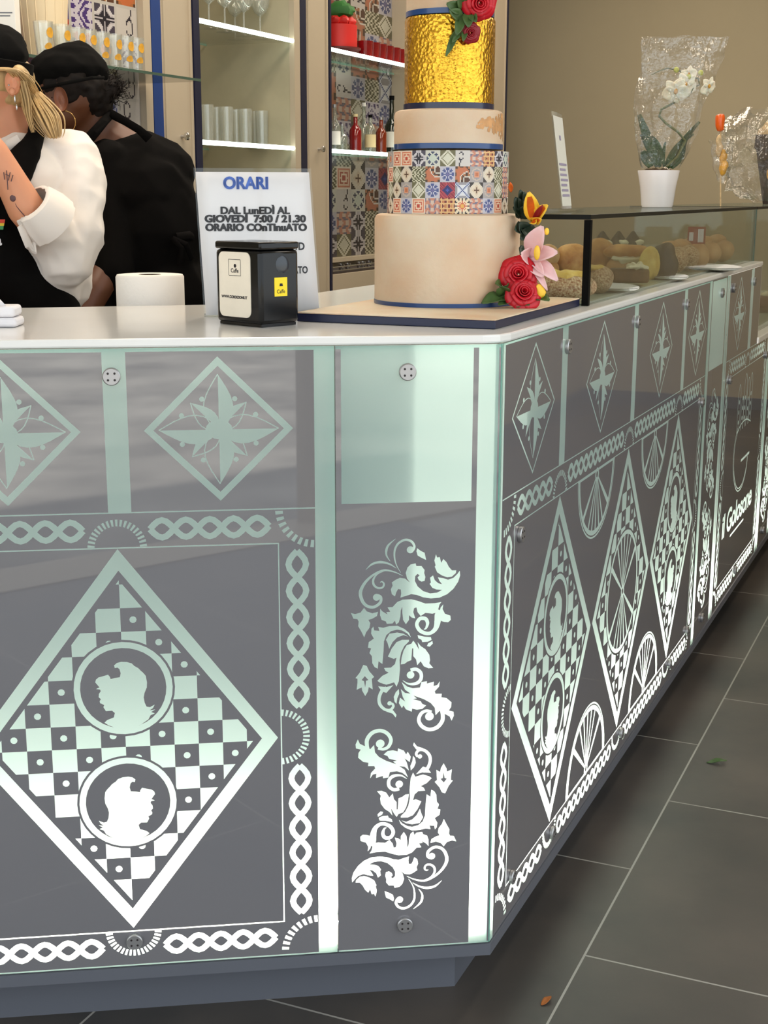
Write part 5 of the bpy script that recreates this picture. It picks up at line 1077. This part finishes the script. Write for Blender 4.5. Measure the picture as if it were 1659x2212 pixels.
# hair: swept back from the temple, then a ponytail over the shoulder
def strands(name, guide, n, m, parent, spread, r0=.0022, seed=0):
    q = random.Random(seed); mb = MB()
    for i in range(n):
        o = Vector((q.gauss(0, 1), q.gauss(0, 1), q.gauss(0, .5))); pts = []; rad = []
        for k, (g, s) in enumerate(guide):
            pts.append(Vector(g)+Vector((o.x*s, o.y*s*.8, o.z*s*.3))); rad.append(r0*(1-.75*k/(len(guide)-1)**1.0) if k else r0)
        fine = []; fr_ = []
        for k in range(len(pts)-1):
            a, b, c_, d_ = pts[max(k-1, 0)], pts[k], pts[k+1], pts[min(k+2, len(pts)-1)]
            for t in (0, .33, .66): fine.append(.5*((2*b)+(-a+c_)*t+(2*a-5*b+4*c_-d_)*t*t+(-a+3*b-3*c_+d_)*t**3)); fr_.append(rad[k]*(1-t)+rad[k+1]*t)
        fine.append(pts[-1]); fr_.append(rad[-1]*.4); mb.tube(fine, fr_, 5)
    return mb.build(name, M_[m], parent)
organic('hair', [('E', L1(-12, 168, .01), (.086, .082, .062)), ('E', L1(15, 190, .02), (.060, .074, .060)), ('C', L1(52, 180, .0), .020, L1(68, 205, .0), .018), ('C', L1(38, 160, -.045), .020, L1(60, 190, -.02), .02)], M_['blonde'], w1, .005, 2, .003, 30, (1, 1, .4))
strands('hair_strands', [(L1(-20, 150, -.085), .006), (L1(30, 152, -.085), .006), (L1(55, 175, -.06), .008), (L1(70, 200, -.03), .008)], 70, 'blonde', w1, 0, .0024, 1)
strands('ponytail', [(L1(68, 200, -.01), .006), (L1(82, 225, -.03), .011), (L1(98, 252, -.05), .013), (L1(110, 280, -.06), .010), (L1(117, 298, -.06), .006)], 120, 'blonde', w1, 0, .003, 2)
strands('loose_strand', [(L1(48, 175, -.07), .004), (L1(58, 215, -.075), .004), (L1(62, 250, -.08), .003), (L1(72, 286, -.085), .002)], 22, 'blonde', w1, 0, .0016, 3)
# shirt
sh = organic('shirt', [('E', L1(70, 440, .04), (.150, .115, .125)), ('E', L1(70, 560, .04), (.138, .118, .16)), ('C', L1(30, 318, .03), .052, L1(150, 345, .03), .062), ('C', L1(150, 345, .03), .064, L1(168, 400, .01), .060), ('C', L1(168, 400, .01), .060, L1(160, 500, -.02), .066), ('C', L1(160, 500, -.02), .066, L1(143, 560, -.04), .058), ('C', L1(143, 560, -.04), .060, L1(98, 490, -.10), .050),
     ('C', L1(30, 330, .0), .05, L1(80, 380, -.02), .06), ('C', L1(-30, 340, .04), .06, L1(-70, 450, .03), .055), ('C', L1(150, 590, .0), .030, L1(160, 640, .0), .014), ('C', L1(120, 580, -.04), .04, L1(140, 620, -.02), .024)], M_['shirt'], w1, .0055, 2, .009, 9, (1, 1, 1.5), True)
cf = MB(); ca, cb = L1(112, 482, -.115), L1(70, 440, -.150); ax = (cb-ca).normalized()
def ring(c, ax, r, n=32):
    e1 = ax.orthogonal().normalized(); e2 = ax.cross(e1); return [c+e1*(r*math.cos(2*math.pi*i/n))*(1+.05*math.sin(3*i))+e2*(r*math.sin(2*math.pi*i/n)) for i in range(n)]
rows_ = [ring(cb+ax*.004, ax, .038), ring(cb, ax, .046), ring(cb*.5+ca*.5, ax, .055), ring(ca, ax, .058), ring(ca-ax*.002, ax, .050)]
n = 32; cf.add([v for r_ in rows_ for v in r_], [(j*n+i, j*n+(i+1) % n, (j+1)*n+(i+1) % n, (j+1)*n+i) for j in range(4) for i in range(n)]).build('rolled_cuff', M_['shirt'], sh, solid=.002)
MB().tube([L1(42, 488, -.17), L1(50, 500, -.165), L1(62, 530, -.15), L1(72, 545, -.14), L1(70, 520, -.14), L1(56, 490, -.15)], [.006, .009, .009, .008, .008, .006], 10, flat=.5).build('cuff_tab', M_['shirt'], sh)
# collar and apron
MB().tube([L1(2, 322, -.05), L1(20, 312, -.055), L1(42, 300, -.05)], [.006, .012, .012], 8, flat=.5).build('collar', M_['shirt'], sh)
ap = organic('apron', [('C', L1(80, 290, -.02), .018, L1(60, 330, -.060), .026), ('C', L1(60, 330, -.060), .028, L1(25, 380, -.095), .038), ('C', L1(20, 370, -.09), .04, L1(-20, 400, -.08), .05), ('E', L1(0, 450, -.05), (.075, .055, .10)), ('E', L1(5, 560, -.05), (.085, .060, .12)), ('E', L1(25, 650, -.04), (.118, .075, .10)), ('E', L1(40, 760, -.02), (.135, .11, .16)), ('C', L1(60, 600, -.04), .05, L1(120, 680, -.02), .06), ('C', L1(80, 290, -.02), .018, L1(76, 272, .03), .018)], M_['blackcloth'], w1, .006, 3, .003, 14)
# tattoo on the forearm and print on the apron
def on_skin(mb, pts, wd, d): mb.tube([L1(x, y, d) for x, y in pts], wd, 5)
m = MB()
def fa_d(y): return -.14-.02*(1-(y-325)/125)-.037
for pts in ([(14, 368), (16, 392), (17, 410)], [(8, 372), (10, 388)], [(22, 372), (18, 390)], [(28, 378), (24, 392)], [(12, 376), (20, 380)], [(30, 430), (36, 446), (44, 456), (56, 470)]): on_skin(m, pts, .0010, fa_d(pts[0][1])+.003)
m.ell(L1(28, 428, fa_d(428)+.002), (.0065, .002, .007), 10, 6); m.build('tattoo', M_['tattoo'], w1)
ag = MB(); 
for i, (a, b) in enumerate(((0, 8), (8, 14), (14, 22))):
    pa = [L1(-14, 474+a, -.118), L1(11-i*1.5, 474+a, -.114), L1(10-i*1.5, 474+b, -.114), L1(-14, 474+b, -.118)]; ag.add(pa, [(0, 1, 2, 3)], i)
ag.build('apron_logo', M_['rainbow'], ap, smooth=False)
m = MB(); mt = Matrix.Translation(L1(-3, 529, -.122)) @ Matrix.Rotation(R(90), 4, 'X'); add_text(m, 'a', .030, mt, .001); m.build('apron_lettering', M_['paper'], ap, smooth=False)
def trousers(w, hp_, m):
    P_ = [('E', Vector((hp_.x, hp_.y+.01, .86)), (.158, .125, .13))]
    for sx in (-.09, .09): P_ += [('C', Vector((hp_.x+sx, hp_.y+.01, .80)), .098, Vector((hp_.x+sx*1.05, hp_.y+.01, .45)), .075), ('C', Vector((hp_.x+sx*1.05, hp_.y+.01, .45)), .073, Vector((hp_.x+sx*1.1, hp_.y+.03, .10)), .060)]
    organic('trousers', P_, m, w, .010, 3, .004, 9)
    for sx in (-.1, .1): organic('shoe', [('C', Vector((hp_.x+sx, hp_.y+.04, .045)), .046, Vector((hp_.x+sx-.13, hp_.y-.02, .036)), .038), ('E', Vector((hp_.x+sx, hp_.y+.035, .08)), (.05, .05, .04))], M_['black'], w, .008, 2)
trousers(w1, hip, M_['blackcloth'])
# --- the dark-haired woman
D2 = 3.45; w2, L2 = person_frame(330, D2, 'woman in black seen from behind, bending forward, with a black cap and hoop earring')
hipx = L2(350, 760, .0)
b2 = [('E', L2(150, 190, 0), (.088, .085, .095)), ('E', L2(130, 235, -.02), (.060, .060, .060)), ('E', L2(96, 265, -.01), (.040, .040, .045)), ('E', L2(70, 235, 0), (.014, .012, .022)), ('C', L2(170, 225, .02), .056, L2(225, 300, .05), .062),
      ('C', L2(232, 312, .05), .066, L2(290, 350, .06), .080), ('E', L2(295, 430, .05), (.13, .11, .13)), ('E', L2(325, 560, .05), (.12, .11, .16)), ('E', L2(345, 700, .03), (.12, .11, .15)),
      ('C', L2(225, 360, -.05), .05, L2(240, 560, -.10), .045), ('C', L2(240, 560, -.10), .043, L2(205, 625, -.16), .040), ('C', L2(205, 625, -.16), .040, L2(150, 735, -.22), .028), ('C', L2(320, 370, .10), .04, L2(280, 600, .20), .04), ('C', L2(280, 600, .20), .04, L2(200, 720, .1), .028), ('E', L2(140, 752, -.23), (.026, .018, .034))]
for i in range(4):
    a = L2(134+i*6, 775, -.235+.004*i); b = L2(130+i*6, 800+(4, 8, 6, 0)[i], -.24); b2 += [('C', a, .0092, b, .0082)]
b2 += [('C', L2(122, 752, -.235), .010, L2(112, 778, -.24), .0085)]
for sx in (-.09, .09): b2 += [('C', Vector((hipx.x+sx, hipx.y+.03, .80)), .095, Vector((hipx.x+sx*1.05, hipx.y+.01, .45)), .062), ('C', Vector((hipx.x+sx*1.05, hipx.y+.01, .45)), .058, Vector((hipx.x+sx*1.1, hipx.y+.04, .09)), .038), ('C', Vector((hipx.x+sx*1.1, hipx.y+.04, .045)), .040, Vector((hipx.x+sx*1.1-.10, hipx.y-.02, .035)), .032)]
organic('body', b2, M_['skindark'], w2, .0065, 3)
trousers(w2, hipx, M_['blackcloth'])
ec = L2(133, 216, -.088); MB().lathe([(0, .004), (.009, .001), (.015, .004), (.019, .010), (.020, .004), (.014, -.006), (0, -.008)], 22, M=Matrix.Translation(ec) @ Matrix.Rotation(R(80), 4, 'X') @ Matrix.Rotation(R(10), 4, 'Z') @ Matrix.Diagonal((.8, 1.5, 1, 1))).build('ear', mat('ear_skin', (118, 70, 48), .5), w2)
hp = L2(140, 264, -.098); MB().tube([hp+Vector((.026*math.cos(R(90+a)), .004*math.sin(R(a)), .026*math.sin(R(90+a)))) for a in range(0, 361, 15)], .0011, 7).build('hoop_earring', M_['goldmetal'], w2)
MB().ell(L2(72, 205, -.03), (.008, .01, .007), 10, 8).build('eye', M_['eye'], w2)
h2 = organic('hair', [('E', L2(152, 188, .0), (.093, .090, .070)), ('E', L2(112, 205, .0), (.052, .072, .055)), ('E', L2(195, 205, .01), (.055, .062, .062)), ('E', L2(184, 222, .0), (.046, .052, .036)), ('C', L2(215, 185, .02), .030, L2(232, 190, .02), .034)], M_['darkhair'], w2, .006, 1, .010, 34)
q_ = random.Random(5); mb = MB()
for i in range(260):
    c = L2(240+q_.gauss(0, 9), 190+q_.gauss(0, 12), .02+q_.gauss(0, .012)); d = Vector((q_.gauss(.4, 1), q_.gauss(0, .6), q_.gauss(0, 1))).normalized(); a_ = d.orthogonal().normalized()
    mb.tube([c, c+d*.010+a_*.006, c+d*.020-a_*.004, c+d*.030+a_*.005], [.0012, .001, .0008, .0004], 4)
mb.build('frizzy_bun', M_['darkhair'], w2)
c2 = organic('cap', [('E', L2(146, 152, 0), (.098, .096, .054), Matrix.Rotation(R(-4), 3, 'Y')), ('E', L2(108, 165, 0), (.050, .080, .050)), ('E', L2(158, 124, 0), (.062, .066, .036)), ('C', L2(172, 135, 0), .050, L2(196, 155, 0), .046), ('C', L2(150, 118, 0), .024, L2(164, 105, 0), .012), ('E', L2(90, 185, 0), (.030, .06, .036))], M_['capcloth'], w2, .006, 2, .003, 22)
MB().tube([L2(72, 196, -.05), L2(110, 186, -.088), L2(160, 176, -.092), L2(200, 168, -.078), L2(226, 168, -.04)], [.004]*5, 8, flat=.4).build('cap_band', M_['capcloth'], c2)
s2 = organic('shirt', [('C', L2(238, 368, .02), .076, L2(318, 368, .04), .094), ('C', L2(322, 362, .04), .085, L2(345, 375, .05), .09), ('E', L2(290, 420, .03), (.155, .145, .125)), ('E', L2(318, 500, .03), (.150, .145, .18)), ('E', L2(335, 640, .03), (.145, .14, .15)), ('C', L2(225, 350, -.04), .058, L2(235, 500, -.08), .062), ('C', L2(235, 500, -.08), .062, L2(238, 585, -.11), .060), ('C', L2(320, 360, .05), .075, L2(375, 480, .05), .065), ('C', L2(375, 480, .05), .065, L2(395, 640, .04), .055), ('C', L2(395, 640, .04), .06, L2(400, 760, .03), .07)], M_['blackcloth'], w2, .007, 3, .007, 8, (1, 1, .6), True)
m = MB(); m.tube([L2(192, 300, -.07), L2(205, 285, -.075), L2(225, 262, -.055), L2(240, 246, .01), L2(250, 246, .05)], [.014, .013, .011, .011, .010], 10, flat=.45); m.tube([L2(240, 246, -.02), L2(270, 262, -.045), L2(300, 280, -.05), L2(322, 300, -.04)], [.011, .010, .010, .012], 10, flat=.45); m.build('apron_strap', M_['blackcloth'], w2)
m = MB(); m.tube([L2(380, 512, -.10), L2(410, 508, -.06), L2(428, 520, .0)], .010, 8, flat=.5); m.tube([L2(372, 515, -.11), L2(392, 535, -.12), L2(388, 575, -.11)], .007, 8, flat=.4); m.tube([L2(372, 515, -.11), L2(402, 528, -.11), L2(415, 560, -.08)], .007, 8, flat=.4); m.build('apron_tie', M_['blackcloth'], w2)
# glass jar between the two women, on the work surface
p = AT_D(180, 600, 3.15); z0 = .9855
# leaves on the floor
for (px, py, s, m_, lab, rz) in ((1548, 1647, .045, 'leaf', 'dry green leaf lying on the dark floor tiles', 20), (1180, 2163, .026, 'dryleaf', 'small orange leaf on the floor near the plinth', 70)):
    p = AT_Z(px, py, .002); mb = MB(); petal(mb, (-s/2, 0, 0), (s/2, 0, .001), s*.42, (0, 0, 1), .12, 0, 8, .2); o = mb.build('fallen_leaf', M_[m_], None, solid=.0006); o.location = (p.x, p.y, .0012); o.rotation_euler = (0, 0, R(rz)); tag(o, lab, 'leaf')
